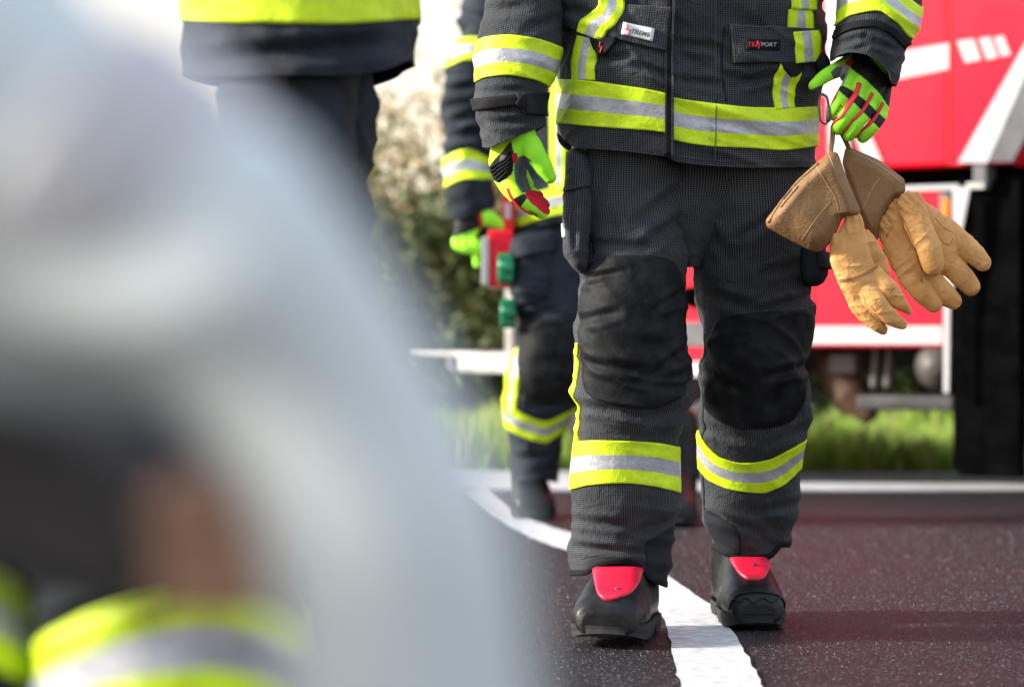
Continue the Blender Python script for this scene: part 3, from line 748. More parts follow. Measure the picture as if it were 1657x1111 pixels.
gr = Garment([[150, 1104, 1312, 4.29, .110, 2.5], [200, 1106, 1316, 4.29, .110, 2.5], [300, 1112, 1318, 4.30, .108, 2.4], [360, 1116, 1319, 4.30, .104, 2.3],
              [420, 1122, 1314, 4.31, .100, 2.3], [465, 1130, 1303, 4.32, .098, 2.3], [508, 1135, 1311, 4.33, .098, 2.3], [540, 1136, 1311, 4.335, .096, 2.3],
              [585, 1137, 1302, 4.34, .094, 2.3], [630, 1136, 1308, 4.36, .092, 2.3], [675, 1136, 1307, 4.38, .090, 2.2], [711, 1136, 1299, 4.40, .088, 2.2],
              [760, 1135, 1294, 4.44, .086, 2.2], [800, 1137, 1290, 4.46, .088, 2.2], [840, 1141, 1284, 4.48, .088, 2.2], [870, 1148, 1279, 4.50, .088, 2.2], [915, 1163, 1256, 4.52, .085, 2.2]],
             amp=.0055, zf=10, hf=3.4, seed=2, ampy=([150, 400, 470, 560, 660, 720, 790, 850, 900], [.8, 1.1, 1.5, 1.2, 1.6, .9, .7, 1.7, 1.0]),
             creases=[(1130, 470, 1220, 500, 9, .008), (1310, 478, 1230, 505, 8, .009), (1140, 600, 1200, 630, 8, .006), (1305, 590, 1240, 610, 8, .008), (1140, 690, 1210, 715, 8, .007),
                      (1300, 690, 1240, 720, 8, .008), (1145, 830, 1230, 860, 7, .007), (1285, 815, 1220, 830, 7, .006), (1140, 560, 1175, 640, 7, .006), (1290, 330, 1200, 380, 9, .005), (1125, 330, 1180, 420, 9, .006), (1310, 420, 1230, 445, 8, .005)])
hemL = wall_x((925, 930), (940, 930), (967, 917), (1000, 912), (1030, 917), (1055, 938), (1085, 950))
hemR = wall_x((1160, 886), (1180, 899), (1205, 906), (1240, 903), (1262, 884))
topL = wall_x((925, 150), (1125, 150)); topR = wall_x((1100, 150), (1320, 150))
trousers = gl.shell('trousers', topL, hemL, M['fabric'], main, nu=190, nv=290)
# the second leg is joined into the same trousers mesh
leg2 = gr.shell('leg2', topR, hemR, M['fabric'], main, nu=190, nv=280)
def join(a, b):
    ma, mb_ = a.data, b.data; bm = bmesh.new(); bm.from_mesh(ma); bm.from_mesh(mb_)
    bm.to_mesh(ma); bm.free(); bpy.data.objects.remove(b); bpy.data.meshes.remove(mb_)
join(trousers, leg2)
gp = Garment([[140, 960, 1270, 4.29, .095, 2.6], [300, 985, 1240, 4.285, .095, 2.5], [360, 1040, 1190, 4.275, .085, 2.3], [400, 1085, 1150, 4.27, .07, 2.2], [432, 1108, 1128, 4.27, .05, 2]], amp=.004, seed=4)
seat_ = gp.shell('seat_', wall_x((960, 145), (1270, 145)), wall_x((1090, 431), (1150, 431)), M['fabric'], main, 80, 90, lip=0); join(trousers, seat_)
def off_line(l, d): return (l[0], [y+d for y in l[1]])
gl.band('hem_binding', off_line(hemL, -9), off_line(hemL, 1), [M['black']], trousers, off=.0022, per=3, split=1, rows_m=[0])
gr.band('hem_binding', off_line(hemR, -8), off_line(hemR, 1), [M['black']], trousers, off=.0022, per=3, split=1, rows_m=[0])
gl.band('reflective_band', wall_x((930, 714), (960, 712), (1010, 713), (1060, 716), (1097, 723)), wall_x((927, 792), (960, 784), (1010, 781), (1060, 787), (1096, 797)), LS, trousers, off=.003, per=8, split=3, rows_m=RM, nu=200)
gr.band('reflective_band', wall_x((1136, 696), (1150, 724), (1172, 742), (1204, 749), (1240, 744), (1271, 728), (1299, 711)), wall_x((1135, 757), (1150, 777), (1195, 794), (1231, 797), (1262, 785), (1294, 757)), LS, trousers, off=.003, per=8, split=3, rows_m=RM, nu=200)
def rr(rows): return rows
gl.rows_patch('knee_pad', [(413, 1000, 1050), (418, 972, 1078), (430, 956, 1095), (450, 949, 1103), (500, 945, 1105), (550, 947, 1104), (600, 943, 1108), (630, 950, 1103), (648, 972, 1088), (656, 1000, 1075), (661, 1030, 1060)], [M['pad']], trousers, off=.004, ny=80, nx=56, puff=.004)
gr.rows_patch('knee_pad', [(503, 1250, 1290), (508, 1200, 1303), (516, 1168, 1308), (530, 1156, 1309), (560, 1150, 1306), (600, 1154, 1300), (650, 1146, 1291), (675, 1160, 1280), (687, 1180, 1262), (693, 1200, 1240)], [M['pad']], trousers, off=.004, ny=80, nx=56, puff=.004)
gl.rows_patch('hem_guard', [(853, 1084, 1092), (866, 1062, 1091), (878, 1048, 1090), (915, 1046, 1086), (938, 1050, 1083)], [M['fabric_plain']], trousers, off=.0018, ny=24, nx=20)
gr.rows_patch('hem_guard', [(824, 1142, 1150), (840, 1144, 1172), (852, 1148, 1192), (866, 1151, 1198), (896, 1168, 1199)], [M['fabric_plain']], trousers, off=.0018, ny=24, nx=20)
gl.strip('side_strip', [(942, 555), (934, 585), (929, 625), (930, 670), (935, 713)], [4, 8, 9, 8, 6], [M['lime']], trousers, off=.003, nl=40, across=3)
gl.strip('seam', [(953, 222), (951, 270), (953, 330), (956, 372), (962, 410)], 2.2, [M['black']], trousers, off=.0008, across=2)
gr.strip('seam', [(1143, 540), (1140, 600), (1143, 680), (1140, 760), (1144, 830)], 2.2, [M['black']], trousers, off=.0008, across=2)
gl.strip('stitch_line', [(932, 905), (960, 898), (1000, 893), (1045, 900)], 1.2, [M['stitch']], trousers, off=.0008, across=2)
# cargo pockets
pk = Garment([[238, 926, 940, 4.24, .02, 2.2], [250, 920, 952, 4.23, .045, 2.6], [300, 916, 956, 4.22, .060, 3], [360, 911, 955, 4.20, .065, 3], [405, 911, 953, 4.19, .062, 3], [425, 922, 951, 4.18, .05, 2.6], [441, 937, 947, 4.17, .02, 2.2]], amp=.003, seed=5, creases=[(925, 300, 930, 400, 5, .006)])
pkt = pk.shell('cargo_pocket', wall_x((910, 240), (960, 240)), wall_x((910, 440), (960, 440)), M['fabric'], trousers, 60, 90, lip=0)
pk.quad_patch('pocket_flap', (921, 246), (954, 246), (953, 300), (917, 310), [M['fabric']], pkt, off=.005, nx=14, ny=20)
pk.quad_patch('care_tag', (911.5, 362), (915, 361), (915, 384), (911.5, 384), [M['white']], pkt, off=.003, nx=5, ny=5)
pk2 = Garment([[385, 1285, 1322, 4.29, .03, 2.2], [402, 1288, 1336, 4.28, .055, 2.8], [440, 1293, 1341, 4.28, .06, 3], [456, 1298, 1334, 4.28, .05, 2.6], [464, 1306, 1322, 4.28, .02, 2.2]], amp=.003, seed=6)
p2 = pk2.shell('cargo_pocket', wall_x((1280, 386), (1345, 386)), wall_x((1280, 463), (1345, 463)), M['fabric_plain'], trousers, 50, 50, lip=0)
pk2.quad_patch('pocket_tab', (1322, 406), (1341, 408), (1340, 436), (1325, 434), [M['fabric_plain']], p2, off=.006, nx=6, ny=8)

# jacket
gj = Garment([[-345, 1055, 1175, 4.28, .06, 2], [-320, 1020, 1210, 4.28, .09, 2.2], [-285, 950, 1280, 4.28, .12, 2.6], [-230, 893, 1338, 4.28, .135, 2.8], [-100, 893, 1336, 4.28, .145, 2.9], [0, 904, 1327, 4.28, .148, 2.9],
              [100, 907, 1326, 4.28, .148, 2.8], [200, 906, 1323, 4.28, .148, 2.8], [240, 908, 1318, 4.28, .146, 2.8], [290, 912, 1312, 4.28, .142, 2.8]],
             amp=.0075, zf=7.5, hf=3.2, seed=3, ampy=([-300, 0, 110, 150, 240, 270], [1.4, 1.4, 1.4, .7, .6, 1.0]),
             creases=[(1175, 125, 1240, 128, 8, .006), (1030, 105, 1085, 128, 7, .008), (915, 15, 980, 30, 8, .005), (1095, 70, 1165, 78, 7, .004), (1190, 138, 1255, 122, 7, .006), (965, 100, 1020, 92, 7, .005), (1105, 130, 1160, 138, 7, .006), (1150, 200, 1155, 262, 5, .003)])
hemJ = wall_x((904, 208), (912, 224), (925, 235), (960, 240), (1000, 243), (1060, 250), (1084, 254), (1088, 259), (1150, 267), (1221, 270), (1322, 269))
jacket = gj.shell('jacket', wall_x((900, -342), (1330, -342)), hemJ, M['fabric'], main, nu=320, nv=260)
gj.band('reflective_band', wall_x((904, 128), (940, 130), (1000, 138), (1077, 152), (1088, 158), (1153, 168), (1221, 174), (1270, 174.5), (1325, 172)),
        wall_x((904, 199), (940, 203), (1000, 208), (1077, 215), (1088, 226), (1153, 237), (1221, 240), (1262, 243), (1323, 236)), LS, jacket, nu=360, off=.0035, per=8, split=3, rows_m=RM)
gj.strip('front_flap', [(1082.5, -120), (1082, 0), (1082, 120), (1082, 252)], [11, 10, 11, 13], [M['black']], jacket, off=.0065, nl=60, across=4)
gj.strip('placket_edge', [(1090, -120), (1090, 0), (1088, 100), (1088, 256)], [5, 5, 4, 4], [M['fabric']], jacket, off=.0085, nl=60, across=3)
gj.strip('stitch_line', [(1158, -60), (1158, 60), (1158, 165)], 1.3, [M['stitch']], jacket, off=.001, nl=40, across=2)
gj.strip('stitch_line', [(1158, 172), (1157, 262)], 1.2, [M['stitch']], jacket, off=.005, nl=30, across=2)
gj.strip('stitch_line', [(1096, 252), (1150, 259), (1221, 262), (1312, 261)], 1.3, [M['stitch']], jacket, off=.001, nl=40, across=2)
gj.strip('pocket_edge', [(1171, 45), (1168, 100), (1174, 165)], 2.2, [M['black']], jacket, off=.001, nl=20, across=2)
# breast-strip reflective braces, pocket flaps, tabs
c3 = [0, 1, 0]
gj.strip('reflective_strip', [(957, 62), (951, 90), (948, 110), (948, 131)], [34, 36, 37, 37], LS, jacket, off=.0035, nl=30, across=12, colmat=c3)
fl = gj.quad_patch('pocket_flap', (912, -2), (1087, 14), (1077, 84), (916, 44), [M['fabric']], jacket, off=.007, nx=60, ny=30, puff=.002)
gj.strip('reflective_strip', [(990, -40), (990, -12), (993, 10), (986, 27), (970, 42), (961, 61)], [38, 37, 36, 37, 40, 38], LS, jacket, off=.0105, nl=50, across=12, colmat=c3)
tb = gj.rows_patch('pull_tab', [(62, 962, 1000), (70, 963, 999), (80, 966, 992), (88, 972, 986), (92, 976, 981)], [M['black']], jacket, off=.0105, ny=12, nx=10)
gj.strip('lightning_mark', [(977.5, 70), (976, 78), (980, 78), (977.5, 88)], 1.3, [M['redink']], tb, off=.0125, nl=12, across=1)
lb = gj.quad_patch('name_label', (1011, 37.5), (1059.5, 48), (1056, 69), (1007.5, 57), [M['white']], jacket, off=.0115, nx=10, ny=6)
text_on(gj, 'lettering', 'TREME', 1022.5, 55.8, 1052, 62.2, 7.5, M['ink'], lb, .0135, .15)
gj.strip('lightning_mark', [(1018, 42), (1016.5, 50), (1020.5, 50.5), (1018, 59)], 1.3, [M['redink']], lb, off=.0135, nl=12, across=1)
gj.strip('lightning_mark', [(1013.5, 48.5), (1018, 50), (1023, 51.5)], 1.3, [M['redink']], lb, off=.0136, nl=8, across=1)
fr_ = gj.quad_patch('pocket_flap', (1180, 40), (1312, 48), (1313, 102), (1186, 103), [M['fabric']], jacket, off=.008, nx=50, ny=26, puff=.002)
gj.strip('reflective_strip', [(1295, -60), (1294, 17)], [38, 38], LS, jacket, off=.008, nl=20, across=12, colmat=c3)
gj.strip('reflective_strip', [(1289, 17), (1289, 53)], [36, 36], LS, jacket, off=.0042, nl=20, across=12, colmat=c3)
gj.strip('reflective_strip', [(1292, 52), (1294, 75), (1297, 102)], [32, 31, 31], LS, jacket, off=.0115, nl=20, across=12, colmat=c3)
gj.strip('reflective_strip', [(1276, 104), (1268, 130), (1267, 150), (1270, 176)], [34, 34, 33, 32], LS, jacket, off=.004, nl=30, across=12, colmat=c3)
gj.rows_patch('pull_tab', [(102, 1258, 1294), (112, 1260, 1291), (120, 1266, 1284), (126, 1272, 1278)], [M['black']], jacket, off=.0085, ny=12, nx=10)
lb = gj.quad_patch('name_label', (1203, 65), (1257, 65.5), (1256, 83), (1203, 82.5), [M['black']], jacket, off=.0115, nx=10, ny=6)
text_on(gj, 'lettering', 'TE', 1206, 77.2, 1217, 77.2, 7, M['redink'], lb, .0135, .1)
gj.strip('lightning_mark', [(1222, 67.5), (1220.5, 73), (1223.5, 74), (1222, 81)], 1.5, [M['redink']], lb, off=.0135, nl=12, across=1)
gj.strip('lightning_mark', [(1217.8, 77.5), (1221, 73.8), (1226.5, 69.5)], 1.5, [M['redink']], lb, off=.0136, nl=8, across=1)
text_on(gj, 'lettering', 'PORT', 1226.5, 77.2, 1251, 77.2, 6.5, M['greyink'], lb, .0135, .1)
cd = MB(); cd.tube(*smooth_path([P(1316, 88, 4.20), P(1330, 100, 4.18), P(1334, 122, 4.18), P(1322, 132, 4.19)], [.010, .014, .012, .006], 4), n=10, kd=.5)
cd.obj('side_toggle', M['black'], jacket, smooth=True)

def sleeve(person, rows, cuff, bandt, bandb, seed, top, creases=(), amp=.0045, fab='fabric', nu=150, nv=150, per=8):
    g = Garment(rows, amp=amp, zf=11, hf=4, seed=seed, creases=creases)
    o = g.shell('sleeve', top, cuff, M[fab], person, nu, nv)
    if bandt: g.band('reflective_band', bandt, bandb, LS, o, nu=nu, off=.0032, per=per, split=3, rows_m=RM)
    return g, o
s1, sl1 = sleeve(main, [[-270, 868, 985, 4.27, .085, 2], [-235, 838, 965, 4.26, .088, 2], [-100, 806, 930, 4.22, .076, 2.1], [0, 789, 912, 4.20, .070, 2.2], [34, 780, 908, 4.195, .068, 2.2], [68, 775, 905, 4.19, .066, 2.2], [100, 773, 901, 4.185, .064, 2.2],
                         [137, 773, 890, 4.18, .060, 2.2], [154, 771, 884, 4.175, .058, 2.2], [171, 768, 882, 4.17, .058, 2.2], [192, 771, 882, 4.17, .058, 2.2], [222, 776, 877, 4.165, .056, 2.2], [250, 784, 868, 4.16, .052, 2.2]],
                 wall_x((770, 224), (780, 236), (790, 238), (815, 228), (850, 214), (884, 200)),
                 wall_x((773, 67), (790, 60), (820, 57), (860, 62), (905, 78)), wall_x((771, 134), (790, 125), (820, 122), (860, 129), (889, 141)), 11, wall_x((800, -268), (960, -268)),
                 creases=[(775, 150, 850, 146, 6, .005), (785, 200, 860, 196, 6, .005), (900, 30, 850, 50, 8, .005), (776, 205, 800, 222, 6, .005), (785, 20, 860, 8, 8, .004)])
s1.strip('wrist_strap', [(768, 170), (800, 167), (842, 162)], [19, 19, 20], [M['black']], sl1, off=.0045, nl=24, across=5)
s1.quad_patch('strap_tab', (833, 151), (880, 150), (880, 188), (846, 185), [M['fabric_plain']], sl1, off=.007, nx=14, ny=10)
s1.quad_patch('strap_end', (843, 154), (849, 152), (848, 184), (832, 168), [M['black']], sl1, off=.010, nx=6, ny=8)
s2, sl2 = sleeve(main, [[-270, 1248, 1362, 4.27, .085, 2], [-235, 1268, 1398, 4.26, .088, 2], [-100, 1340, 1474, 4.23, .076, 2.1], [0, 1358, 1491, 4.20, .070, 2.2], [24, 1357, 1489, 4.19, .068, 2.2], [42, 1355, 1484, 4.185, .068, 2.2], [65, 1352, 1475, 4.18, .066, 2.2],
                         [90, 1349, 1463, 4.175, .062, 2.2], [110, 1352, 1455, 4.17, .06, 2.2], [140, 1362, 1446, 4.17, .055, 2.2]],
                 wall_x((1348, 99), (1358, 90), (1377, 84), (1400, 88), (1420, 99), (1438, 118), (1448, 140)),
                 wall_x((1355, -22), (1374, -38), (1419, -42), (1450, -20), (1489, 12)), wall_x((1352, 46), (1360, 36), (1380, 24), (1419, 18), (1448, 34), (1474, 64)), 12, wall_x((1250, -268), (1400, -268)),
                 creases=[(1355, 74, 1400, 60, 6, .005), (1400, 62, 1450, 84, 6, .005), (1470, 80, 1445, 110, 6, .005), (1357, 85, 1400, 76, 5, .004)])
s2.strip('wrist_strap', [(1352, 60), (1366, 48), (1388, 40), (1413, 38), (1440, 49), (1468, 76)], [12, 12, 12, 12, 12, 13], [M['black']], sl2, off=.004, nl=30, across=4)

# ------------------------------------------------------------------ gloves worn by the main firefighter
def make_glove(name, prims, tr, d0, zones, parent, voxel=.0013, mat=None, smooth=3, default=LIME, gather=None, wr=0.0, seed=1, base=None):
    """prims: list of chains [(x,y,r,ddepth)...] in zoom pixels; tr maps zoom pixel to photo pixel"""
    mb = MB()
    for ch, kd in prims:
        pts = []; rad = []
        for (x, y, r, dz) in ch:
            px, py, sc_ = tr(x, y); pts.append(P(px, py, d0+dz)); rad.append(r*sc_/F*d0)
        q, rd = smooth_path(pts, rad, 4) if len(pts) > 1 else (pts, rad)
        mb.tube(q, rd, 20, kd=kd)
    v, f, nn = remesh(mb, voxel, smooth)
    if wr:
        q = v*np.array([70, 70, 70.])+seed
        a = 1-np.abs(vn(q*np.array([1, 1, 1])+vn(q*.5)[:, None]*1.2))*2
        b = 1-np.abs(vn(q*.42+11))*2
        v = v+nn*((a*.5+b)*wr)[:, None]
        if gather is not None:
            g0 = P(*tr(*gather[0])[:2], d0); ax = P(*tr(*gather[1])[:2], d0)-g0; La = np.linalg.norm(ax); ax /= La
            tt = (v-g0)@ax; cr = np.cross(ax, (0, 1, 0)); uu = (v-g0)@cr
            v = v+nn*(np.sin(uu*520+vn(v*60)*1.5)*.0011*np.clip(1-tt/La, 0, 1)*(tt > -.03))[:, None]
            v = v+nn*((1-np.abs(vn(np.stack([tt*75, uu*28, v[:, 1]*20], 1)+seed))*2)*.0008)[:, None]
    px, py = proj(v); col = np.tile(np.array(default, float), (len(v), 1))
    for z in zones:
        pts = [tr(x, y)[:2] for x, y in z[1]]
        if z[0] == 'poly': m = inpoly(px, py, pts)
        else: m = segdist(px, py, pts) < z[3]*tr(0, 0)[2]
        col[m] = z[2]
    o = mesh_obj(name, v, f, mat or M['glovecloth'], parent, base, vcol=col)
    return o, bvh_of(v, f)
tA = lambda x, y: (1300+x/6.172, 70+y/6.172, 1/6.172)
pr = [([(700, 120, 150, .02), (690, 260, 150, .01), (640, 400, 150, .0)], .55), ([(560, 260, 95, .01), (470, 400, 80, -.005), (430, 480, 74, -.01)], .9),
      ([(640, 330, 110, 0), (560, 470, 86, -.012), (540, 560, 76, -.018)], .9), ([(740, 380, 110, .01), (680, 540, 84, -.01), (650, 640, 72, -.014)], .9),
      ([(800, 420, 90, .02), (790, 600, 72, 0), (770, 720, 66, -.004)], .9),
      ([(425, 470, 72, -.014), (355, 600, 70, -.022), (300, 715, 66, -.010), (330, 700, 58, .022)], .95), ([(540, 560, 74, -.02), (430, 730, 72, -.028), (345, 855, 66, -.014), (380, 830, 58, .022)], .95),
      ([(660, 640, 74, -.016), (545, 790, 70, -.026), (455, 920, 64, -.012), (490, 880, 56, .022)], .95), ([(770, 725, 68, -.006), (690, 840, 64, -.018), (590, 945, 58, -.006), (620, 900, 50, .022)], .95),
      ([(480, 200, 100, .02), (330, 270, 78, .0), (200, 340, 66, -.012), (105, 425, 56, -.016)], .9), ([(560, 300, 100, .03), (420, 330, 60, .02)], .8)]
zA = [('poly', [(500, 95), (640, 120), (760, 240), (900, 400), (905, 600), (860, 650), (760, 500), (640, 380), (480, 255), (460, 200)], BLK),
      ('line', [(440, 200), (478, 180), (462, 225)], RED, 22),
      ('poly', [(270, 290), (330, 235), (400, 200), (465, 230), (440, 320), (400, 420), (350, 400), (370, 330), (310, 345)], GRYL),
      ('poly', [(275, 290), (330, 240), (390, 235), (350, 380), (300, 350)], GRY),
      ('poly', [(60, 470), (130, 440), (230, 400), (310, 380), (320, 430), (230, 480), (120, 500)], GRY),
      ('poly', [(350, 470), (350, 425), (400, 425), (500, 480), (640, 590), (720, 670), (820, 760), (860, 800), (790, 880), (700, 790), (600, 690), (500, 590), (430, 540)], BLK),
      ('line', [(345, 440), (300, 560), (230, 650), (195, 720)], RED, 20), ('line', [(870, 740), (800, 840), (740, 920)], RED, 16)]
gA, bA = make_glove('glove', pr, tA, 4.17, zA, main, default=LIME)
for ln, wd in (([(560, 400), (530, 500), (470, 590), (390, 720), (330, 770), (270, 830)], [7.5, 7.5, 8, 5, 4, 3]), ([(690, 500), (650, 580), (590, 680), (480, 790), (400, 890)], [6, 5, 5, 3.5, 3]), ([(795, 595), (750, 690), (690, 780), (560, 900), (520, 950)], [5, 4.5, 4.5, 3, 3])):
    drape_strip(bA, 'finger_seam', [tA(*q)[:2] for q in ln], wd, M['redink'], gA, off=.0022, nl=30, across=4, dflt=4.15)
text_on(bA, 'lettering', 'seiz', *tA(322, 722)[:2], *tA(392, 620)[:2], 5.2, M['ink'], gA, .0014)
tB = lambda x, y: (760+x/3.969, 200+y/3.969, 1/3.969)
prB = [([(270, 40, 120, .0), (250, 130, 118, .0), (215, 230, 92, .0)], .62), ([(330, 60, 95, -.01), (300, 150, 80, -.01), (250, 300, 75, -.005), (255, 380, 70, -.005)], .9),
       ([(190, 240, 70, .01), (205, 320, 66, .01), (240, 400, 55, .01)], 1.0), ([(280, 260, 62, .02), (320, 360, 60, .015), (350, 430, 45, .01)], 1.0),
       ([(330, 330, 52, .03), (370, 400, 46, .03)], 1.0),
       ([(250, 400, 64, -.01), (320, 480, 54, -.02), (400, 535, 46, -.018), (465, 578, 38, -.01)], .9), ([(290, 440, 58, .015), (380, 480, 48, .01), (440, 520, 42, .012), (488, 565, 30, .015)], .9),
       ([(320, 420, 50, .035), (400, 460, 42, .03), (485, 520, 32, .03)], .9), ([(350, 410, 44, .05), (410, 440, 32, .05), (450, 462, 26, .05)], .9),
       ([(310, 90, 85, -.01), (380, 130, 76, -.015), (430, 210, 66, -.02), (480, 290, 58, -.02), (515, 345, 42, -.02)], .8)]
zB_ = [('poly', [(100, 130), (260, 110), (180, 220), (115, 280), (90, 200)], YEL),
       ('poly', [(265, 112), (285, 200), (278, 290), (270, 330), (190, 385), (120, 345), (115, 290), (150, 240), (210, 180)], BLK),
       ('line', [(290, 205), (295, 240)], RED, 18),
       ('poly', [(180, 400), (270, 325), (300, 400), (330, 450), (280, 520), (200, 480)], YEL),
       ('poly', [(285, 300), (288, 260), (320, 212), (350, 205), (400, 240), (370, 260), (365, 340), (400, 440), (335, 445), (295, 380)], GRY),
       ('poly', [(250, 520), (280, 485), (345, 450), (375, 470), (320, 545), (270, 545)], BLK),
       ('poly', [(350, 455), (385, 425), (470, 440), (520, 530), (515, 580), (480, 580), (400, 520)], RED),
       ('poly', [(320, 545), (365, 490), (420, 530), (480, 585), (470, 620), (400, 600)], LIME)]
gB, bB = make_glove('glove', prB, tB, 4.15, zB_, main, default=LIME)
for k in range(5):
    a = .12+k*.19
    drape_strip(bB, 'knuckle_rib', [tB(*q)[:2] for q in [(128+k*14, 290+k*20), (170+k*14, 262+k*16), (225+k*10, 235+k*14), (262+k*3, 180+k*30)]], 3.2, M['black'], gB, off=.0032, nl=14, across=4, dflt=4.13)
drape_strip(bB, 'finger_seam', [tB(*q)[:2] for q in [(240, 415), (265, 470), (320, 535), (400, 590)]], 3.2, M['redink'], gB, off=.0018, nl=20, across=3, dflt=4.13)
text_on(bB, 'lettering', 'seiz', *tB(378, 562)[:2], *tB(436, 596)[:2], 4.5, M['ink'], gB, .0014)

# ------------------------------------------------------------------ leather gauntlets and carabiner
tC = lambda x, y: (1200+x/2.777, 180+y/2.777, 1/2.777)
def cuff_mesh(name, poly, d, th, parent, seed, dgrad=0.0):
    """flattened leather tube: outline inflated to a soft lens with rolled rim"""
    pts = np.array([tC(x, y)[:2] for x, y in poly]); n = 180
    s = np.r_[0, np.cumsum(np.hypot(*np.diff(np.r_[pts, pts[:1]], axis=0).T))]; t = np.linspace(0, s[-1], n, endpoint=False)
    cl = np.r_[pts, pts[:1]]; ox = np.interp(t, s, cl[:, 0]); oy = np.interp(t, s, cl[:, 1])
    for _ in range(3): ox = (np.roll(ox, 1)+ox*2+np.roll(ox, -1))/4; oy = (np.roll(oy, 1)+oy*2+np.roll(oy, -1))/4
    cx, cy = ox.mean(), oy.mean(); K = 34; v = []; f = []
    for side in (-1, 1):
        for k in range(K):
            a = k/(K-1); e = math.sqrt(max(0, 1-(1-a)**2)) if False else 1-(1-a)**1.6   # ring 0 = rim
            x = ox+(cx-ox)*a; y = oy+(cy-oy)*a
            h = th*min(1, (1-(1-min(1, a/.35))**2))
            z = d+side*h
            for i in range(n):
                p = P(x[i], y[i], z); r = vn(np.array([[p[0]*26+seed, p[2]*26, side*3.]]))[0]; r2 = 1-abs(vn(np.array([[p[0]*14+seed, p[2]*9+p[0]*8, 5.+side]]))[0])*2
                p[1] += side*(r*.002+r2*.003)*min(1, a/.2); v.append(p)
    for sd in (0, 1):
        o = sd*K*n
        for k in range(K-1):
            for i in range(n):
                q = (o+k*n+i, o+k*n+(i+1) % n, o+(k+1)*n+(i+1) % n, o+(k+1)*n+i)
                f.append(q if sd == 0 else q[::-1])
    ob = mesh_obj(name, v, f, M['suede'], parent)
    bm = bmesh.new(); bm.from_mesh(ob.data); bmesh.ops.remove_doubles(bm, verts=bm.verts, dist=2e-5); bm.to_mesh(ob.data); bm.free()
    return ob, bvh_of(v, f)
# front glove
glA = empty('leather_glove', P(*tC(490, 700)[:2], 4.10), 'front tan leather gauntlet glove whose brown cuff tip touches the trousers, fingers pointing down', 'glove', 'tan leather gloves hanging from the hand')
prC = [([(500, 490, 42, .0), (500, 560, 66, .0), (490, 640, 90, .0), (520, 740, 92, .0), (560, 810, 86, .0)], .42), ([(430, 580, 36, 0), (435, 650, 40, 0), (480, 740, 52, 0)], .7),
       ([(560, 560, 30, .01), (600, 650, 40, .012), (640, 720, 30, .014)], .6), ([(590, 740, 50, .0), (660, 800, 46, -.006), (710, 860, 34, -.004), (752, 900, 17, 0)], .6),
       ([(560, 800, 52, -.004), (620, 880, 42, -.016), (680, 930, 34, -.014), (722, 955, 24, -.008)], .62), ([(510, 820, 46, 0), (570, 915, 36, -.006), (610, 960, 30, -.006), (636, 982, 20, 0)], .62),
       ([(475, 770, 32, .004), (520, 880, 30, .004), (575, 950, 22, .004)], .62)]
o, bC = make_glove('hand_piece', prC, tC, 4.10, [], glA, voxel=.0014, mat=M['leather'], wr=.0007, gather=((500, 500), (505, 620)), seed=3)
for ln in ([(430, 758), (500, 745), (560, 720), (612, 692)], [(436, 764), (500, 752), (565, 728), (612, 700)]):
    drape_strip(bC, 'wrist_seam', [tC(*q)[:2] for q in ln], 1.4, M['seam'], o, off=.0014, nl=20, across=2, dflt=4.09)
for ln in ([(590, 850), (612, 840), (600, 862), (625, 880)], [(575, 870), (600, 900), (590, 885)], [(640, 800), (690, 795), (660, 820), (700, 830)], [(450, 800), (470, 850), (500, 880), (530, 920)], [(545, 820), (560, 870), (590, 905), (640, 950)]):
    drape_strip(bC, 'knuckle_stitching', [tC(*q)[:2] for q in ln], 1.0, M['seam'], o, off=.0004, nl=14, across=2, dflt=4.09)
cA, bcA = cuff_mesh('cuff', [(398, 182), (432, 184), (470, 290), (537, 450), (532, 468), (455, 478), (430, 540), (385, 610), (350, 634), (308, 626), (200, 570), (112, 520), (107, 488), (180, 400), (270, 290), (335, 232)], 4.10, .020, glA, 1)
for ln in ([(330, 240), (385, 330), (425, 400), (442, 500)], [(395, 200), (440, 320), (480, 400), (500, 470)], [(270, 580), (330, 490), (400, 405)], [(130, 490), (210, 380), (300, 280), (345, 240)]):
    drape_strip(bcA, 'stitching', [tC(*q)[:2] for q in ln], .9, M['thread'], cA, off=.0006, nl=24, across=1, dflt=4.08)
drape_strip(bcA, 'rim', [tC(*q)[:2] for q in [(120, 500), (165, 425), (220, 352), (285, 288), (345, 236)]], 3.0, M['suede'], cA, off=.0022, nl=24, across=3, dflt=4.08)
# rear glove
glB = empty('leather_glove', P(*tC(780, 600)[:2], 4.19), 'rear tan leather gauntlet glove with spread fingers reaching in front of the black mudguard', 'glove', 'tan leather gloves hanging from the hand')
prD = [([(700, 440, 60, 0), (720, 530, 92, 0), (760, 620, 100, 0), (800, 700, 88, 0)], .45), ([(640, 500, 40, 0), (690, 600, 60, 0), (740, 700, 62, 0)], .7),
       ([(760, 430, 52, 0), (850, 520, 80, .004), (900, 600, 80, .006), (900, 660, 70, .004)], .5),
       ([(760, 420, 60, -.016), (800, 530, 60, -.026), (845, 620, 56, -.030), (862, 690, 48, -.030)], .6),
       ([(740, 700, 62, 0), (800, 800, 52, -.004), (862, 865, 38, 0)], .6), ([(820, 730, 58, .004), (900, 810, 52, .004), (950, 850, 40, .008)], .6),
       ([(890, 640, 60, .01), (970, 720, 54, .008), (1030, 788, 42, .010)], .6), ([(860, 480, 40, .012), (950, 560, 54, .008), (1030, 630, 50, .004), (1085, 682, 38, .004)], .6)]
o, bD = make_glove('hand_piece', prD, tC, 4.19, [], glB, voxel=.0015, mat=M['leather'], wr=.0007, gather=((665, 480), (730, 560)), seed=9)
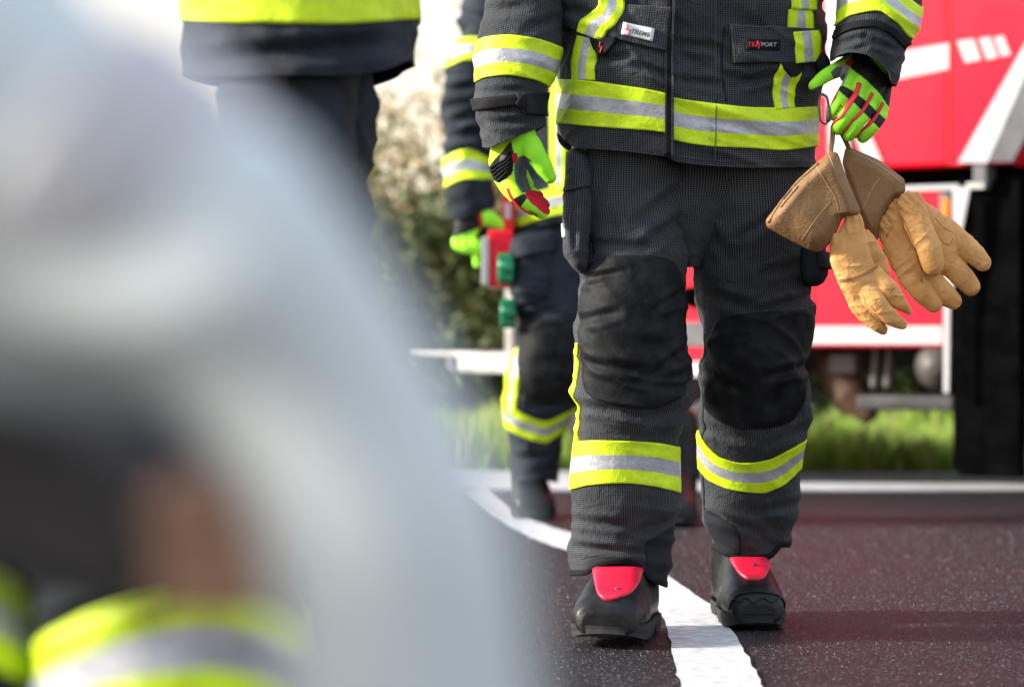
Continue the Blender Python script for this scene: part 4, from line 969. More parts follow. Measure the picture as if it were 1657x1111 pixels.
for ln in ([(720, 470), (760, 560), (800, 690), (812, 720)], [(870, 480), (905, 520), (950, 545)], [(905, 590), (930, 600), (952, 570)], [(640, 520), (660, 540), (650, 570)], [(655, 490), (680, 510), (668, 540)], [(800, 750), (812, 770), (806, 740)]):
    drape_strip(bD, 'seam', [tC(*q)[:2] for q in ln], 1.3, M['seam'], o, off=.0004, nl=14, across=2, dflt=4.16)
cB, bcB = cuff_mesh('cuff', [(466, 166), (482, 160), (540, 185), (612, 216), (680, 265), (733, 305), (737, 362), (695, 400), (645, 470), (625, 530), (608, 592), (582, 592), (555, 530), (500, 380), (452, 232)], 4.19, .020, glB, 5)
for ln in ([(480, 175), (600, 232), (700, 305), (728, 330)], [(620, 300), (580, 360), (545, 440)]):
    drape_strip(bcB, 'stitching', [tC(*q)[:2] for q in ln], .9, M['thread'], cB, off=.0006, nl=24, across=1, dflt=4.17)
def ribbon(name, pts, wd, mat, parent):
    q, r = smooth_path(pts, [wd]*len(pts), 5); return MB().tube(q, r, 10, kd=.35).obj(name, mat, parent, smooth=True)
ribbon('hanging_loop', [P(1348, 205, 4.17), P(1347, 225, 4.15), P(1345, 248, 4.11), P(1349, 256, 4.10)], .0045, M['suede'], glA)
ribbon('hanging_loop', [P(1360, 212, 4.17), P(1369, 230, 4.18), P(1376, 246, 4.19), P(1380, 256, 4.19)], .0042, M['suede'], glB)
kb = MB(); loop = [(1330, 152), (1338, 158), (1341, 176), (1340, 192), (1336, 201), (1330, 198), (1326, 186), (1325, 168), (1327, 156), (1330, 152)]
q, r = smooth_path([P(x, y, 4.15) for x, y in loop], [.0022]*len(loop), 4); kb.tube(q, r, 10)
o = kb.obj('carabiner', M['metal'], None, base=P(1333, 200, 4.15), smooth=True)
tag(o, 'small steel snap hook hanging beside the jacket hem next to the gloved fist', 'snap hook')
MB().tube([P(1341, 176, 4.149), P(1340, 194, 4.149)], [.0045, .0045], 10).obj('gate', M['metal'], o, smooth=True)

# ------------------------------------------------------------------ boots
def make_boot(parent, toe, d, yaw, pitch, L=.30, Wd=.058, sc=1.0, soles=True, voxel=.0032, shaft_h=.27, tilt=(0, 0)):
    """toe: photo x of the toe centre; d: depth of the toe tip; built toe at origin pointing to -y"""
    up = MB(); R = Matrix.Rotation(yaw, 4, 'Z') @ Matrix.Rotation(pitch, 4, 'X')
    T0 = Vector(((toe-CX)/F*d, d, 0))
    heel_drop = 0
    def W(p):
        p = Vector(p); q0 = R @ Vector((0, -L, 0)); q = R @ Vector((p.x, p.y-L, p.z)); return Vector((q.x-q0.x, q.y-q0.y, q.z))
    secs = [(.000, .038, .046, .5), (.006, .048, .060, .6), (.022, .056, .073, .7), (.05, .0595, .084, .7), (.09, .0595, .104, .8), (.125, .057, .132, .8), (.16, .055, .160, .9), (.24, .052, .16, .9), (.285, .047, .15, .9), (.30, .034, .14, .8)]
    v = []; n = 40
    for s_, hw, hh, k in secs:
        for i in range(n):
            a = 2*math.pi*i/n; c, s2_ = math.cos(a), math.sin(a)
            x = hw*Wd/.058*math.copysign(abs(c)**.58, c); z = .004+(hh-.004)*(.5+.5*math.copysign(abs(s2_)**.72, s2_))
            x *= 1-.38*max(0, (z-.045)/.10)**1.0*(1 if s_ < .2 else .3); v.append(W((x, s_*L/.30, z)))
    f = [(i*n+k, i*n+(k+1) % n, (i+1)*n+(k+1) % n, (i+1)*n+k) for i in range(len(secs)-1) for k in range(n)]+[list(range(n-1, -1, -1)), [(len(secs)-1)*n+k for k in range(n)]]
    up.add(v, f)
    sh = [W((0, .225*L/.3, .06)), W((0, .215*L/.3, .13)), W((tilt[0]*.5, .22*L/.3, .20)), W((tilt[0], .225*L/.3, shaft_h))]
    vv, ff = tube(sh, [.054, .057, .059, .059], 28, kd=1.12); up.add(vv, ff)
    # toe cap ridge
    q = [W((x, (.065+.03*abs(x)/.05)*L/.3, z)) for x, z in [(-.058, .03), (-.053, .060), (-.036, .082), (0, .087), (.036, .082), (.053, .060), (.058, .03)]]
    qq, r = smooth_path(q, [.0045]*7, 4); up.tube(qq, r, 8)
    pts = [tuple(Vector(p)) for p in up.v]; zmin = 0
    vts, fcs, nn = remesh(up, voxel, 3)
    # sole
    so_ = MB(); n = 46; prof = [(-.004, .004), (-.002, .022), (.002, .036), (.007, .045), (.014, .052), (.03, .0590), (.06, .0615), (.10, .0615), (.14, .058), (.18, .053), (.24, .054), (.285, .048), (.300, .034), (.304, .012)]
    yy = [p[0] for p in prof]; ww = [p[1]+.0006 for p in prof]
    lv = []
    for z, gr_ in ((.027, .99), (.024, 1.01), (.010, 1.0), (.0, .95)):
        ring = []
        for i in range(n): 
            y = -.004+.308*(.5-.5*math.cos(math.pi*(i/(n-1))**1.5)); wq = float(interp(yy, ww, np.clip(y, -.004, .304)))*gr_*Wd/.058
            notch = (.0018 if (i//2) % 2 and z < .02 and y > .06 else 0)
            arch = .008*math.exp(-((y-.185)/.02)**2)*1.6 if z == 0 else 0
            tz = .010*max(0, (.05-y)/.05)**2 if z < .02 else 0
            ring.append((wq-notch, y*L/.3, z+arch+tz))
        lv.append([W(p) for p in ring]+[W((-p[0], p[1], p[2])) for p in ring[::-1]])
    m = 2*n; v = [p for r_ in lv for p in r_]; f = [(k*m+i, k*m+(i+1) % m, (k+1)*m+(i+1) % m, (k+1)*m+i) for k in range(3) for i in range(m)]+[list(range(m)), list(range(4*m-1, 3*m-1, -1))]
    zmin = min(p[2] for p in v)
    off = np.array([T0.x, T0.y, -zmin+.0045])
    v = [np.array(p)+off for p in v]; vts = vts+off
    b = mesh_obj('boot', vts, fcs, M['rubber'], parent); bv = bvh_of(vts, fcs)
    mesh_obj('sole', v, f, M['sole'], b, smooth=True)
    return b, bv
b1, bv1 = make_boot(main, 979, 4.055, math.radians(-12), math.radians(-2.2), Wd=.062)
drape_rows(bv1, 'pull_tongue', [(920, 963, 1038), (930, 962, 1036), (945, 963, 1032), (958, 966, 1022), (966, 972, 1005), (971, 980, 990)], M['redtab'], b1, off=.0055, dflt=4.15)
drape_strip(bv1, 'slot', [(996, 957), (1003, 957)], 2.2, M['ink'], b1, off=.0075, nl=4, across=2, dflt=4.15)
drape_rows(bv1, 'side_tag', [(1022, 1040, 1045), (1030, 1039, 1045), (1040, 1039, 1043), (1048, 1038, 1040)], M['lime'], b1, off=.0055, ny=6, nx=4, dflt=4.15)
b2, bv2 = make_boot(main, 1226, 4.31, math.radians(3), 0, Wd=.054)
drape_rows(bv2, 'pull_tongue', [(904, 1184, 1246), (910, 1185, 1246), (918, 1189, 1244), (928, 1196, 1241), (935, 1205, 1236), (938, 1212, 1228)], M['redtab'], b2, off=.0055, dflt=4.42)
drape_strip(bv2, 'slot', [(1217, 918), (1224, 918)], 2.2, M['ink'], b2, off=.0075, nl=4, across=2, dflt=4.4)
for bb, bq, pts in ((b2, bv2, [(1186, 968), (1198, 973), (1206, 966), (1220, 975), (1236, 967), (1248, 974), (1262, 966)]), (b2, bv2, [(1180, 985), (1184, 972), (1196, 961), (1225, 957), (1254, 961), (1268, 972), (1271, 985)])):
    drape_strip(bq, 'toe_ridge', pts, 2.4, M['rubber'], bb, off=.003, nl=30, across=3, dflt=4.36)

# ------------------------------------------------------------------ second firefighter, further back, carrying a red case
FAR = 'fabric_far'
far = body('person', P(975, 842, 6.9), 6.9, (972, 330),
           [[(905, 440, 6.88), (888, 560, 6.84), (868, 735, 7.0)], [(1035, 440, 6.88), (1045, 590, 6.82), (1085, 745, 6.80)]],
           [[(850, 10, 6.88), (760, 130, 6.86), (757, 300, 6.84), (760, 350, 6.83)], [(1095, 10, 6.88), (1140, 130, 6.9), (1150, 280, 6.85)]],
           (972, -45), label='firefighter out of focus behind the main one, holding a red case in a lime glove')
f1 = Garment([[300, 830, 965, 6.9, .11, 2.4], [400, 832, 968, 6.88, .11, 2.4], [477, 831, 962, 6.86, .105, 2.3], [527, 840, 952, 6.84, .10, 2.3], [560, 836, 948, 6.84, .10, 2.2], [600, 826, 944, 6.84, .10, 2.2],
              [650, 820, 932, 6.88, .10, 2.2], [700, 826, 914, 6.93, .085, 2.2], [750, 829, 906, 6.96, .08, 2.2], [785, 832, 899, 6.98, .075, 2.2]], amp=.010, zf=8, seed=21, creases=[(835, 520, 900, 500, 8, .012), (930, 640, 860, 655, 8, .012), (840, 380, 900, 400, 8, .012), (835, 740, 900, 735, 6, .01)])
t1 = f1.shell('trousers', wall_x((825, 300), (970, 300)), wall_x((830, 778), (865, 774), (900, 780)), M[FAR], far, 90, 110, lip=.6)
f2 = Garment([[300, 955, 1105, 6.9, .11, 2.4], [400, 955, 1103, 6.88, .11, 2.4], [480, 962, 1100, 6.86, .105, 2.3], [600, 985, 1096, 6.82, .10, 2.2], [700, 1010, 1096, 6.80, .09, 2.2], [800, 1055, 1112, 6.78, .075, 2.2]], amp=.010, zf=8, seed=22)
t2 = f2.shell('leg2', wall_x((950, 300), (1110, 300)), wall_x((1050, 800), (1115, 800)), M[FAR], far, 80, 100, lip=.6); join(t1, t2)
f1.rows_patch('knee_pad', [(515, 880, 920), (522, 850, 946), (540, 843, 947), (600, 842, 940), (640, 850, 930), (655, 880, 910)], [M['pad']], t1, off=.006, puff=.006)
f1.band('reflective_band', wall_x((822, 648), (851, 670), (882, 681), (905, 672), (930, 655)), wall_x((822, 690), (851, 708), (882, 716), (905, 703), (926, 688)), LS, t1, nu=90, off=.005, per=4, split=3, rows_m=RM)
f1.strip('side_strip', [(844, 562), (842, 585), (836, 610), (832, 640), (830, 672)], [10, 18, 17, 18, 16], LS, t1, off=.006, nl=40, across=6, colmat=[0, 1, 0])
f1.strip('side_strip_edge', [(826, 600), (824, 640), (826, 670)], [5, 6, 6], [M['lime']], t1, off=.007, nl=20, across=3)
f2.band('reflective_band', wall_x((1010, 660), (1095, 660)), wall_x((1010, 700), (1095, 700)), LS, t1, nu=80, off=.005, per=4, split=3, rows_m=RM)
fp = Garment([[372, 838, 890, 6.84, .04, 2.4], [390, 832, 893, 6.82, .07, 3], [470, 832, 890, 6.80, .08, 3], [492, 840, 886, 6.80, .06, 2.4]], amp=.008, seed=25)
fpo = fp.shell('cargo_pocket', wall_x((830, 374), (893, 374)), wall_x((830, 491), (893, 491)), M[FAR], t1, 50, 50, lip=0)
fp.quad_patch('pocket_flap', (834, 380), (891, 372), (890, 405), (836, 418), [M[FAR]], fpo, off=.012)
fj = Garment([[-50, 940, 1005, 6.9, .07, 2], [-30, 905, 1040, 6.9, .09, 2.2], [-10, 855, 1090, 6.9, .12, 2.5], [40, 822, 1115, 6.9, .14, 2.7], [200, 826, 1112, 6.9, .15, 2.7], [330, 826, 1110, 6.9, .15, 2.7], [390, 830, 1106, 6.9, .148, 2.7]], amp=.009, zf=6, seed=23)
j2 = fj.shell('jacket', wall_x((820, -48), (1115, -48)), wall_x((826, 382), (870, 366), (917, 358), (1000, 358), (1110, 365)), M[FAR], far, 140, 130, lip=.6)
fj.band('reflective_band', wall_x((826, 336), (870, 312), (917, 301), (1000, 300), (1110, 310)), wall_x((826, 374), (850, 364), (870, 357), (917, 347), (1000, 346), (1110, 356)), LS, j2, nu=140, off=.005, per=4, split=3, rows_m=RM)
fj.strip('reflective_strip', [(906, 60), (905, 200), (904, 305)], [28, 28, 27], LS, j2, off=.005, nl=30, across=6, colmat=[0, 1, 0])
fj.strip('reflective_strip', [(1045, 60), (1045, 200), (1045, 305)], [28, 28, 27], LS, j2, off=.005, nl=30, across=6, colmat=[0, 1, 0])
g3, sl3 = sleeve(far, [[-45, 815, 885, 6.9, .07, 2], [-25, 775, 868, 6.89, .075, 2], [0, 752, 840, 6.88, .075, 2], [64, 741, 815, 6.86, .07, 2.1], [110, 725, 800, 6.85, .065, 2.1], [189, 717, 791, 6.84, .062, 2.1], [253, 720, 792, 6.83, .06, 2.1], [302, 723, 793, 6.82, .06, 2.1], [330, 728, 793, 6.82, .058, 2.1], [356, 732, 790, 6.82, .055, 2.1]],
                 wall_x((728, 350), (745, 352), (770, 343), (794, 333)), wall_x((719, 257), (735, 247), (757, 242), (793, 256)), wall_x((721, 305), (735, 297), (757, 290), (793, 290)), 24, wall_x((800, -44), (885, -44)), amp=.010, fab=FAR, nu=80, nv=100, per=4,
                 creases=[(720, 150, 770, 140, 7, .012), (785, 180, 740, 195, 7, .012), (740, 20, 790, 35, 7, .012), (725, 225, 780, 215, 7, .010)])
g3.band('reflective_band', wall_x((724, 72), (740, 65), (765, 60), (800, 62)), wall_x((724, 111), (740, 104), (755, 98), (800, 106)), LS, sl3, nu=80, off=.005, per=4, split=3, rows_m=RM)
g4, sl4 = sleeve(far, [[-45, 1065, 1135, 6.9, .07, 2], [-25, 1080, 1170, 6.89, .075, 2], [0, 1100, 1190, 6.88, .075, 2], [100, 1120, 1190, 6.9, .065, 2], [290, 1125, 1180, 6.85, .055, 2]],
                 wall_x((1120, 285), (1185, 285)), None, None, 26, wall_x((1060, -44), (1200, -44)), amp=.008, fab=FAR, nu=60, nv=60)
tI = lambda x, y: (x, y, 1.0)
prE = [([(762, 335, 20, .0), (757, 362, 22, 0), (752, 385, 18, 0)], .6), ([(740, 385, 9, 0), (738, 395, 8, -.01), (752, 402, 8, -.02)], 1), ([(752, 388, 10, 0), (755, 402, 9, -.02), (764, 404, 8, -.02)], 1),
       ([(764, 385, 10, 0), (769, 400, 9, -.02), (776, 402, 8, 0)], 1), ([(770, 385, 9, 0), (771, 408, 7, -.01), (771, 428, 6, -.01)], 1), ([(775, 350, 15, -.01), (795, 355, 12, -.02), (818, 368, 7, -.02)], .8)]
gE, bE = make_glove('glove', prE, tI, 6.8, [('poly', [(725, 352), (775, 345), (778, 368), (735, 385), (725, 385)], BLK), ('line', [(777, 343), (779, 362)], RED, 3)], far, voxel=.004, default=LIME)
prF = [([(1150, 280, 22, 0), (1152, 310, 22, 0), (1150, 335, 18, 0)], .6)]+[([(1138+k*8, 330, 8, 0), (1138+k*8, 352+(k % 3)*3, 7, -.01), (1140+k*8, 366+(k % 2)*4, 6, .0)], 1) for k in range(4)]+[([(1135, 305, 11, 0), (1126, 330, 9, -.01)], 1)]
gF, bF = make_glove('glove', prF, tI, 6.84, [], far, voxel=.004, default=LIME)
bb3, _ = make_boot(far, 866, 6.87, math.radians(4), 0, Wd=.062, voxel=.005)
bb4, _ = make_boot(far, 1092, 6.62, math.radians(-6), 0, Wd=.058, voxel=.005)
# the red case
cs = empty('red_case', P(808, 466, 6.80), 'slim red metal case with white edge and green round caps, held by the second firefighter', 'case')
k0 = P(783, 465, 6.78); k1 = P(831, 372, 6.78)
MB().box((k0[0]+.012, 6.76, k0[2]), (k1[0], 7.0, k1[2]), bev=.008).obj('case_body', M['red'], cs, smooth=False)
MB().box((k0[0]-.006, 6.755, k0[2]+.008), (k0[0]+.014, 7.0, k1[2]-.02), bev=.003).obj('white_edge', M['whitep'], cs)
u0 = P(812, 372, 6.78); u1 = P(831, 316, 6.78)
MB().box((u0[0], 6.77, u0[2]-.002), (u1[0], 6.9, u1[2]), bev=.006).obj('lid_upright', M['red'], cs)
MB().box((u0[0]+.008, 6.764, u0[2]+.03), (u0[0]+.024, 6.7705, u0[2]+.075)).obj('white_mark', M['whitep'], cs)
for cy, cx_, cw, dd in ((434, 819, 1.0, 6.74), (507, 823, .95, 6.77)):
    a = P(cx_, cy, dd); sr = .037*cw
    o = MB().tube([a+np.array([-.024, 0, 0]), a+np.array([-.020, 0, 0]), a+np.array([.014, .0, 0]), a+np.array([.022, .0, 0])], [sr*.8, sr, sr, sr*.7], 20, cap=False).obj('green_cap', M['greenp'], cs, smooth=True)
    c = MB()
    for k in range(8):
        an = k*math.pi/4; yy, zz = a[1]+math.cos(an)*sr, a[2]+math.sin(an)*sr
        c.box((a[0]-.022, yy-.006, zz-.006), (a[0]+.018, yy+.006, zz+.006), bev=.002)
    c.obj('lug', M['greenp'], o)
a, b = P(829, 466, 6.80), P(832, 500, 6.79)
MB().tube([a, b], [.010, .010], 12).obj('short_pipe', M['whitep'], cs, smooth=True)
q, r = smooth_path([P(784, 374, 6.80), P(772, 386, 6.79), P(768, 400, 6.79), P(786, 412, 6.80)], [.008]*4, 4)
MB().tube(q, r, 10).obj('handle', M['blk'], cs, smooth=True)

# ------------------------------------------------------------------ third firefighter, upper left, side on
tf = body('person', P(480, 1176, 3.26), 3.33, (480, 60),
          [[(455, 300, 3.22), (470, 560, 3.2), (480, 1040, 3.2)], [(515, 300, 3.44), (515, 560, 3.44), (515, 1040, 3.44)]],
          [[(430, -520, 3.1), (500, -340, 3.05), (640, -300, 3.05), (760, -310, 3.1)], [(500, -520, 3.46), (560, -340, 3.5), (660, -300, 3.5), (760, -310, 3.45)]],
          (480, -660), label='blurred firefighter at the upper left with a wide lime band on the jacket hem', s=.72)
h1 = Garment([[20, 358, 590, 3.25, .10, 2.4], [120, 362, 575, 3.23, .10, 2.4], [330, 368, 562, 3.21, .095, 2.3], [560, 385, 555, 3.2, .09, 2.2], [1090, 405, 560, 3.2, .08, 2.2]], amp=.009, zf=7, seed=31)
hh = h1.shell('trousers', wall_x((350, 25), (600, 25)), wall_x((400, 1080), (570, 1080)), M[FAR], tf, 90, 150, lip=.8)
h2 = Garment([[20, 400, 600, 3.44, .10, 2.4], [120, 420, 601, 3.44, .10, 2.4], [330, 430, 599, 3.44, .095, 2.3], [560, 440, 590, 3.44, .09, 2.2], [1090, 445, 580, 3.44, .08, 2.2]], amp=.009, zf=7, seed=32)
hb = h2.shell('leg2', wall_x((395, 25), (605, 25)), wall_x((440, 1080), (590, 1080)), M[FAR], tf, 90, 150, lip=.8); join(hh, hb)
h3 = Garment([[-690, 430, 530, 3.32, .06, 2], [-650, 385, 580, 3.32, .12, 2.2], [-590, 340, 625, 3.32, .19, 2.5], [-350, 310, 655, 3.32, .21, 2.6], [-100, 300, 662, 3.32, .21, 2.6], [0, 300, 666, 3.32, .21, 2.6], [70, 306, 670, 3.32, .21, 2.6], [130, 312, 668, 3.32, .21, 2.6]], amp=.009, zf=6, seed=33,
             creases=[(330, 100, 640, 70, 16, .010)])
hj = h3.shell('jacket', wall_x((300, -688), (670, -688)), wall_x((300, 118), (400, 122), (540, 122), (610, 114), (650, 100), (672, 88)), M[FAR], tf, 150, 160, lip=.8)
h3.band('reflective_band', wall_x((300, -92), (480, -80), (670, -92)), wall_x((300, 33), (400, 38), (520, 40), (670, 31)), LS, hj, nu=150, off=.004, per=6, split=3, rows_m=RM)
for k, (dd, sx) in enumerate(((3.08, 0), (3.5, 30))):
    mbs = MB(); q, r = smooth_path([P(440+sx*2, -560, dd+.05*(1-k)), P(500+sx, -350, dd), P(600+sx, -300, dd), P(700+sx, -305, dd)], [.085, .07, .06, .055], 5); mbs.tube(q, r, 24)
    mbs.obj('sleeve', M[FAR], hj, smooth=True)
    mbs = MB(); mbs.tube([P(700+sx, -305, dd), P(745+sx, -305, dd)], [.045, .042], 18, kd=.6)
    for j in range(4): mbs.tube([P(735+sx, -330+j*22, dd), P(790+sx, -325+j*20, dd), P(815+sx, -300+j*14, dd)], [.013, .012, .011], 10)
    mbs.tube([P(715+sx, -345, dd), P(750+sx, -375, dd-.02)], [.016, .013], 10)
    v, f, _ = remesh(mbs, .004, 2); mesh_obj('glove', v, f, M['lime'], tf)
make_boot(tf, 490, 3.10, math.radians(75), 0, voxel=.006); make_boot(tf, 530, 3.35, math.radians(75), 0, voxel=.006)

# ------------------------------------------------------------------ fourth firefighter, lower left, legs only in view
ff = body('person', P(100, 1725, 1.78), 1.78, (-230, 20),
          [[(-60, 350, 1.76), (190, 760, 1.75), (280, 1400, 1.76), (285, 1560, 1.77)], [(-300, 350, 1.84), (-120, 780, 1.83), (-90, 1400, 1.85), (-90, 1560, 1.86)]],
          [[(-100, -900, 1.72), (-80, -500, 1.66), (-100, -150, 1.60)], [(-520, -900, 1.8), (-560, -500, 1.76), (-540, -150, 1.7)]],
          (-300, -1180), label='blurred firefighter at the lower left, of whom only the striped dark trouser legs show')
m1 = Garment([[-60, -330, 20, 1.78, .10, 2.4], [300, -240, 100, 1.77, .10, 2.4], [500, -130, 220, 1.76, .098, 2.3], [650, -40, 340, 1.75, .096, 2.3], [760, 5, 400, 1.75, .094, 2.2], [850, 32, 432, 1.75, .092, 2.2], [950, 50, 458, 1.75, .09, 2.2], [1050, 58, 480, 1.75, .09, 2.2], [1200, 66, 490, 1.75, .09, 2.2], [1600, 100, 460, 1.76, .085, 2.2]], amp=.008, zf=9, seed=41,
             creases=[(60, 960, 300, 900, 22, .010), (80, 1020, 250, 960, 18, .006), (100, 860, 330, 900, 20, .008)])
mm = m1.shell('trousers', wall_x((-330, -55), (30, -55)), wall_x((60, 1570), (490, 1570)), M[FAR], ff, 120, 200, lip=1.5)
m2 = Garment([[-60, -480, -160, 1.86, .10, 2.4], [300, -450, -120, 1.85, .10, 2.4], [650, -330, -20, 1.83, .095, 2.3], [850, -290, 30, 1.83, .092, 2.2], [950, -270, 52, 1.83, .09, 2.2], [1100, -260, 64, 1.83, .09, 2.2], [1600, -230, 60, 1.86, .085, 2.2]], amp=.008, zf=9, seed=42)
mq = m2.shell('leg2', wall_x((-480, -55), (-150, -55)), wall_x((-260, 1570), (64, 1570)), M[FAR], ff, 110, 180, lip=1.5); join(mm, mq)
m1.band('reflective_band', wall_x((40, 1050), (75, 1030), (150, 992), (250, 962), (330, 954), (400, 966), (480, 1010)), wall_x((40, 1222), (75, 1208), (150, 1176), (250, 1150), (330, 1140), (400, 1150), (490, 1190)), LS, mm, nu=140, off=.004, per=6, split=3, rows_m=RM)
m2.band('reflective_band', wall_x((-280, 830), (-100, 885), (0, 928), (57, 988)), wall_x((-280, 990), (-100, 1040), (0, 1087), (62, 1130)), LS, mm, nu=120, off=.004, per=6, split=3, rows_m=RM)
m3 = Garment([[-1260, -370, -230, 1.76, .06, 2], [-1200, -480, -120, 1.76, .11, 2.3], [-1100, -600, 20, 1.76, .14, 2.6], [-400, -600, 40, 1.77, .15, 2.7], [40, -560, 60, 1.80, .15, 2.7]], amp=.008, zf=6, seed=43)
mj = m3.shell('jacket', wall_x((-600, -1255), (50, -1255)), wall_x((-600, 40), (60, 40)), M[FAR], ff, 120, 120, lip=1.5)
m3.band('reflective_band', wall_x((-600, -150), (60, -150)), wall_x((-600, 20), (60, 20)), LS, mj, nu=120, off=.004, per=4, split=3, rows_m=RM)
for A in ([(-70, -1040, 1.74), (-60, -900, 1.72), (-60, -500, 1.66), (-90, -180, 1.61)], [(-520, -1040, 1.8), (-540, -900, 1.8), (-570, -500, 1.76), (-545, -180, 1.7)]):
    mbs = MB(); q, r = smooth_path([P(*a) for a in A], [.075, .075, .065, .055], 5); mbs.tube(q, r, 24); mbs.obj('sleeve', M[FAR], mj, smooth=True)
    x, y, d = A[-1]; mbs = MB(); mbs.tube([P(x, y, d), P(x, y+130, d-.01)], [.045, .04], 18, kd=.6)
    for j in range(4): mbs.tube([P(x-60+j*38, y+120, d), P(x-60+j*38, y+200+(j % 2)*20, d-.01), P(x-50+j*34, y+270, d+.01)], [.013, .012, .011], 10)
    mbs.tube([P(x+60, y+50, d), P(x+110, y+130, d-.02)], [.016, .013], 10)
    v, f, _ = remesh(mbs, .004, 2); mesh_obj('glove', v, f, M['lime'], ff)
make_boot(ff, 285, 1.66, math.radians(5), 0, voxel=.006); make_boot(ff, -90, 1.74, math.radians(-5), 0, voxel=.006)

M['cuffgrey'] = plain('grey_brown_cloth', (.060, .055, .055), .85, var=.2)
# ------------------------------------------------------------------ person leaning on the ground, very close and out of focus
bmb = MB()
base5 = np.array((-.40, .72, 0.))
bmb.tube([(-0.429, 0.741, 0.2464), (-0.39, 0.7254, 0.396), (-0.3276, 0.702, 0.6002), (-0.312, 0.6942, 0.6626)], [0.0936, 0.0858, 0.0702, 0.039])
bmb.tube([(-0.3042, 0.6864, 0.6782), (-0.2964, 0.6708, 0.7874)], [0.0429, 0.039]); bmb.tube([(-0.2886, 0.6552, 0.8498), (-0.2886, 0.6396, 0.7874)], [0.0663, 0.04836], 24, kd=1.15)
bmb.tube([(-0.2769, 0.5733, 0.8186), (-0.273, 0.5577, 0.7913)], [0.0078, 0.01092]); bmb.tube([(-0.2964, 0.5811, 0.764), (-0.2613, 0.5811, 0.764)], [0.00702, 0.00702])
for sx in (-1, 1):
    bmb.tube([(-.289+sx*.07, .655, .826), (-.289+sx*.069, .655, .795)], [0.01092, 0.00858], kd=1.6); bmb.tube([(-.289+sx*.012, .579, .838), (-.289+sx*.035, .585, .838)], [0.00624, 0.00624])
armp = [P(-420, -60, 0.6942), P(-120, 130, 0.6786), P(135, 300, 0.6708), P(395, 490, 0.6630), P(575, 720, 0.6630), P(660, 1000, 0.6630), P(690, 1400, 0.6708), P(720, 2150, 0.6786), P(730, 3000, 0.6825)]
bmb.tube([(-0.3276, 0.702, 0.6158)]+armp, [0.0351, 0.0351, 0.0351, 0.0312, 0.02574, 0.0234, 0.02184, 0.02184, 0.02028, 0.0195], 18)
hx, hy, hz = P(730, 3180, 0.6825)
bmb.tube([(hx, hy, .09), (hx, hy-.03, .035)], [0.0234, 0.02652], 16, kd=.7)
for j in range(4): bmb.tube([(hx-.028+j*.019, hy-.05, .03), (hx-.036+j*.024, hy-.10, .016), (hx-.040+j*.026, hy-.125-(j % 3)*.008, .010)], [0.00858, 0.0078, 0.00702], 10)
bmb.tube([(hx+.02, hy-.02, .035), (hx+.055, hy-.06, .014)], [0.01092, 0.00858], 10)
fa = [(-0.3588, 0.7644, 0.5222), P(-250, 720, 0.7722), P(60, 800, 0.7488), P(260, 890, 0.7332)]
bmb.tube([(-0.3276, 0.7176, 0.6002)]+fa, [0.0351, 0.0312, 0.02652, 0.0234, 0.02184], 18)
bmb.tube([P(260, 890, 0.7332), P(335, 905, 0.7254)], [0.02028, 0.02184], 18, kd=.6)
for j in range(4): bmb.tube([P(345, 860+j*34, .725), P(390, 875+j*33, .722), P(400, 905+j*28, .737)], [0.00897, 0.00858, 0.0078], 10)
bmb.tube([P(280, 830, 0.7254), P(330, 800, 0.7020), P(370, 820, 0.7020)], [0.01092, 0.01014, 0.00858], 10)
for sx, yy in ((-.08, .68), (.08, .77)):
    bmb.tube([(-.44+sx*.4, .75+sx*.3, .25), (-.50+sx, yy-.02, .12), (-.53+sx, yy, .07)], [0.0702, 0.0546, 0.0468]); bmb.tube([(-.53+sx, yy, .07), (-.68+sx, yy+.22, .05), (-.75+sx, yy+.31, .06)], [0.0429, 0.0351, 0.0273])
v, f, _ = remesh(bmb, .006, 2)
np5 = tag(mesh_obj('person', v, f, M['skin'], None, base5), 'blurred person right in front of the camera with pale grey sleeve and bare hand', 'person')
mbs = MB(); q, r = smooth_path([P(-330, 420, 0.6942), P(-50, 440, 0.6864), P(160, 470, 0.6825), P(330, 520, 0.6786)], [0.039, 0.039, 0.03588, 0.02808], 5); mbs.tube(q, r, 24)
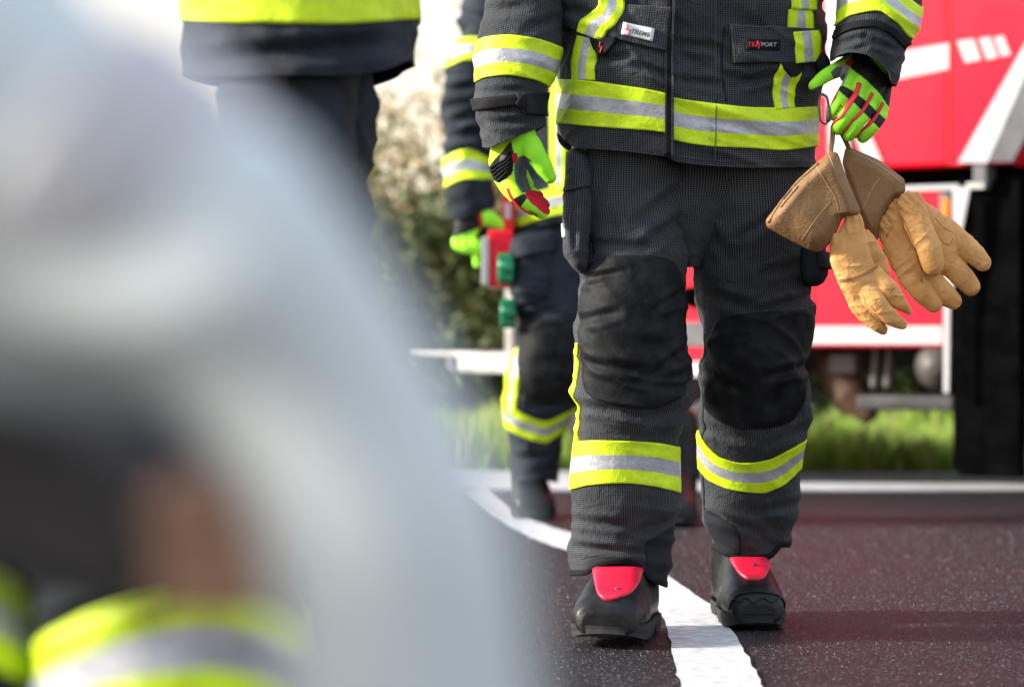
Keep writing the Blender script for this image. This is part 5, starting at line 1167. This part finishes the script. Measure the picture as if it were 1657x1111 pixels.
mbs.tube([(-0.4836, 0.6552, 0.176), (-0.468, 0.6552, 0.44), (-.44, .66, .575)], [0.12, 0.12, .09], 28)  # extra torso bulk out of view, added to keep sun off the sleeve
q, r = smooth_path([np.array((-0.3432, 0.702, 0.6314))]+armp[:-1]+[armp[-1]], [.064, .062, .056, .0465, .0365, .0345, .038, .040, .0312, .0281], 6)
mbs.tube(q, r, 32, cap=True)
mbs.tube([(-0.4446, 0.7488, 0.1936), (-0.4134, 0.7332, 0.3168), (-0.3744, 0.7176, 0.5222), (-0.3276, 0.702, 0.6392)], [0.1248, 0.117, 0.1014, 0.0702], 32)
v, f, nn = remesh(mbs, .006, 4)
qn = np.stack([v[:, 0]*9, v[:, 1]*9, v[:, 2]*16], 1); v = v+nn*((1-np.abs(vn(qn))*2)*.006)[:, None]
pj = mesh_obj('jacket', v, f, M['pale'], np5)
q, r = smooth_path([P(110, 275, .671), P(215, 345, .668), P(290, 405, .665)], [.0492, .0462, .0415], 4); MB().tube(q, r, 32, cap=False).obj('painted_highlight', M['whitep'], pj, smooth=True)  # white ring coloured in as the bright highlight on the sleeve
q, r = smooth_path([(-0.3432, 0.7176, 0.6002)]+fa[:3]+[P(210, 872, 0.7355)], [0.0546, 0.0429, 0.03588, 0.0312, 0.02652], 5); MB().tube(q, r, 24).obj('dark_cuff', M['cuffgrey'], np5, smooth=True)
mbs = MB()
for sx, yy in ((-.08, .68), (.08, .77)):
    mbs.tube([(-.44+sx*.4, .75+sx*.3, .24), (-.50+sx, yy-.02, .13), (-.53+sx, yy, .09)], [0.0858, 0.0702, 0.0663]); mbs.tube([(-.53+sx, yy, .09), (-.68+sx, yy+.22, .07)], [0.0585, 0.0468])
v, f, _ = remesh(mbs, .010, 3); mesh_obj('trousers', v, f, M[FAR], np5)
hr = MB(); hr.tube([(-0.2886, 0.6669, 0.8654), (-0.2886, 0.6825, 0.8186), (-0.2886, 0.6864, 0.7874)], [0.07176, 0.06864, 0.0468], 24); v, f, _ = remesh(hr, .006, 2); mesh_obj('hair', v, f, M['bark'], np5)
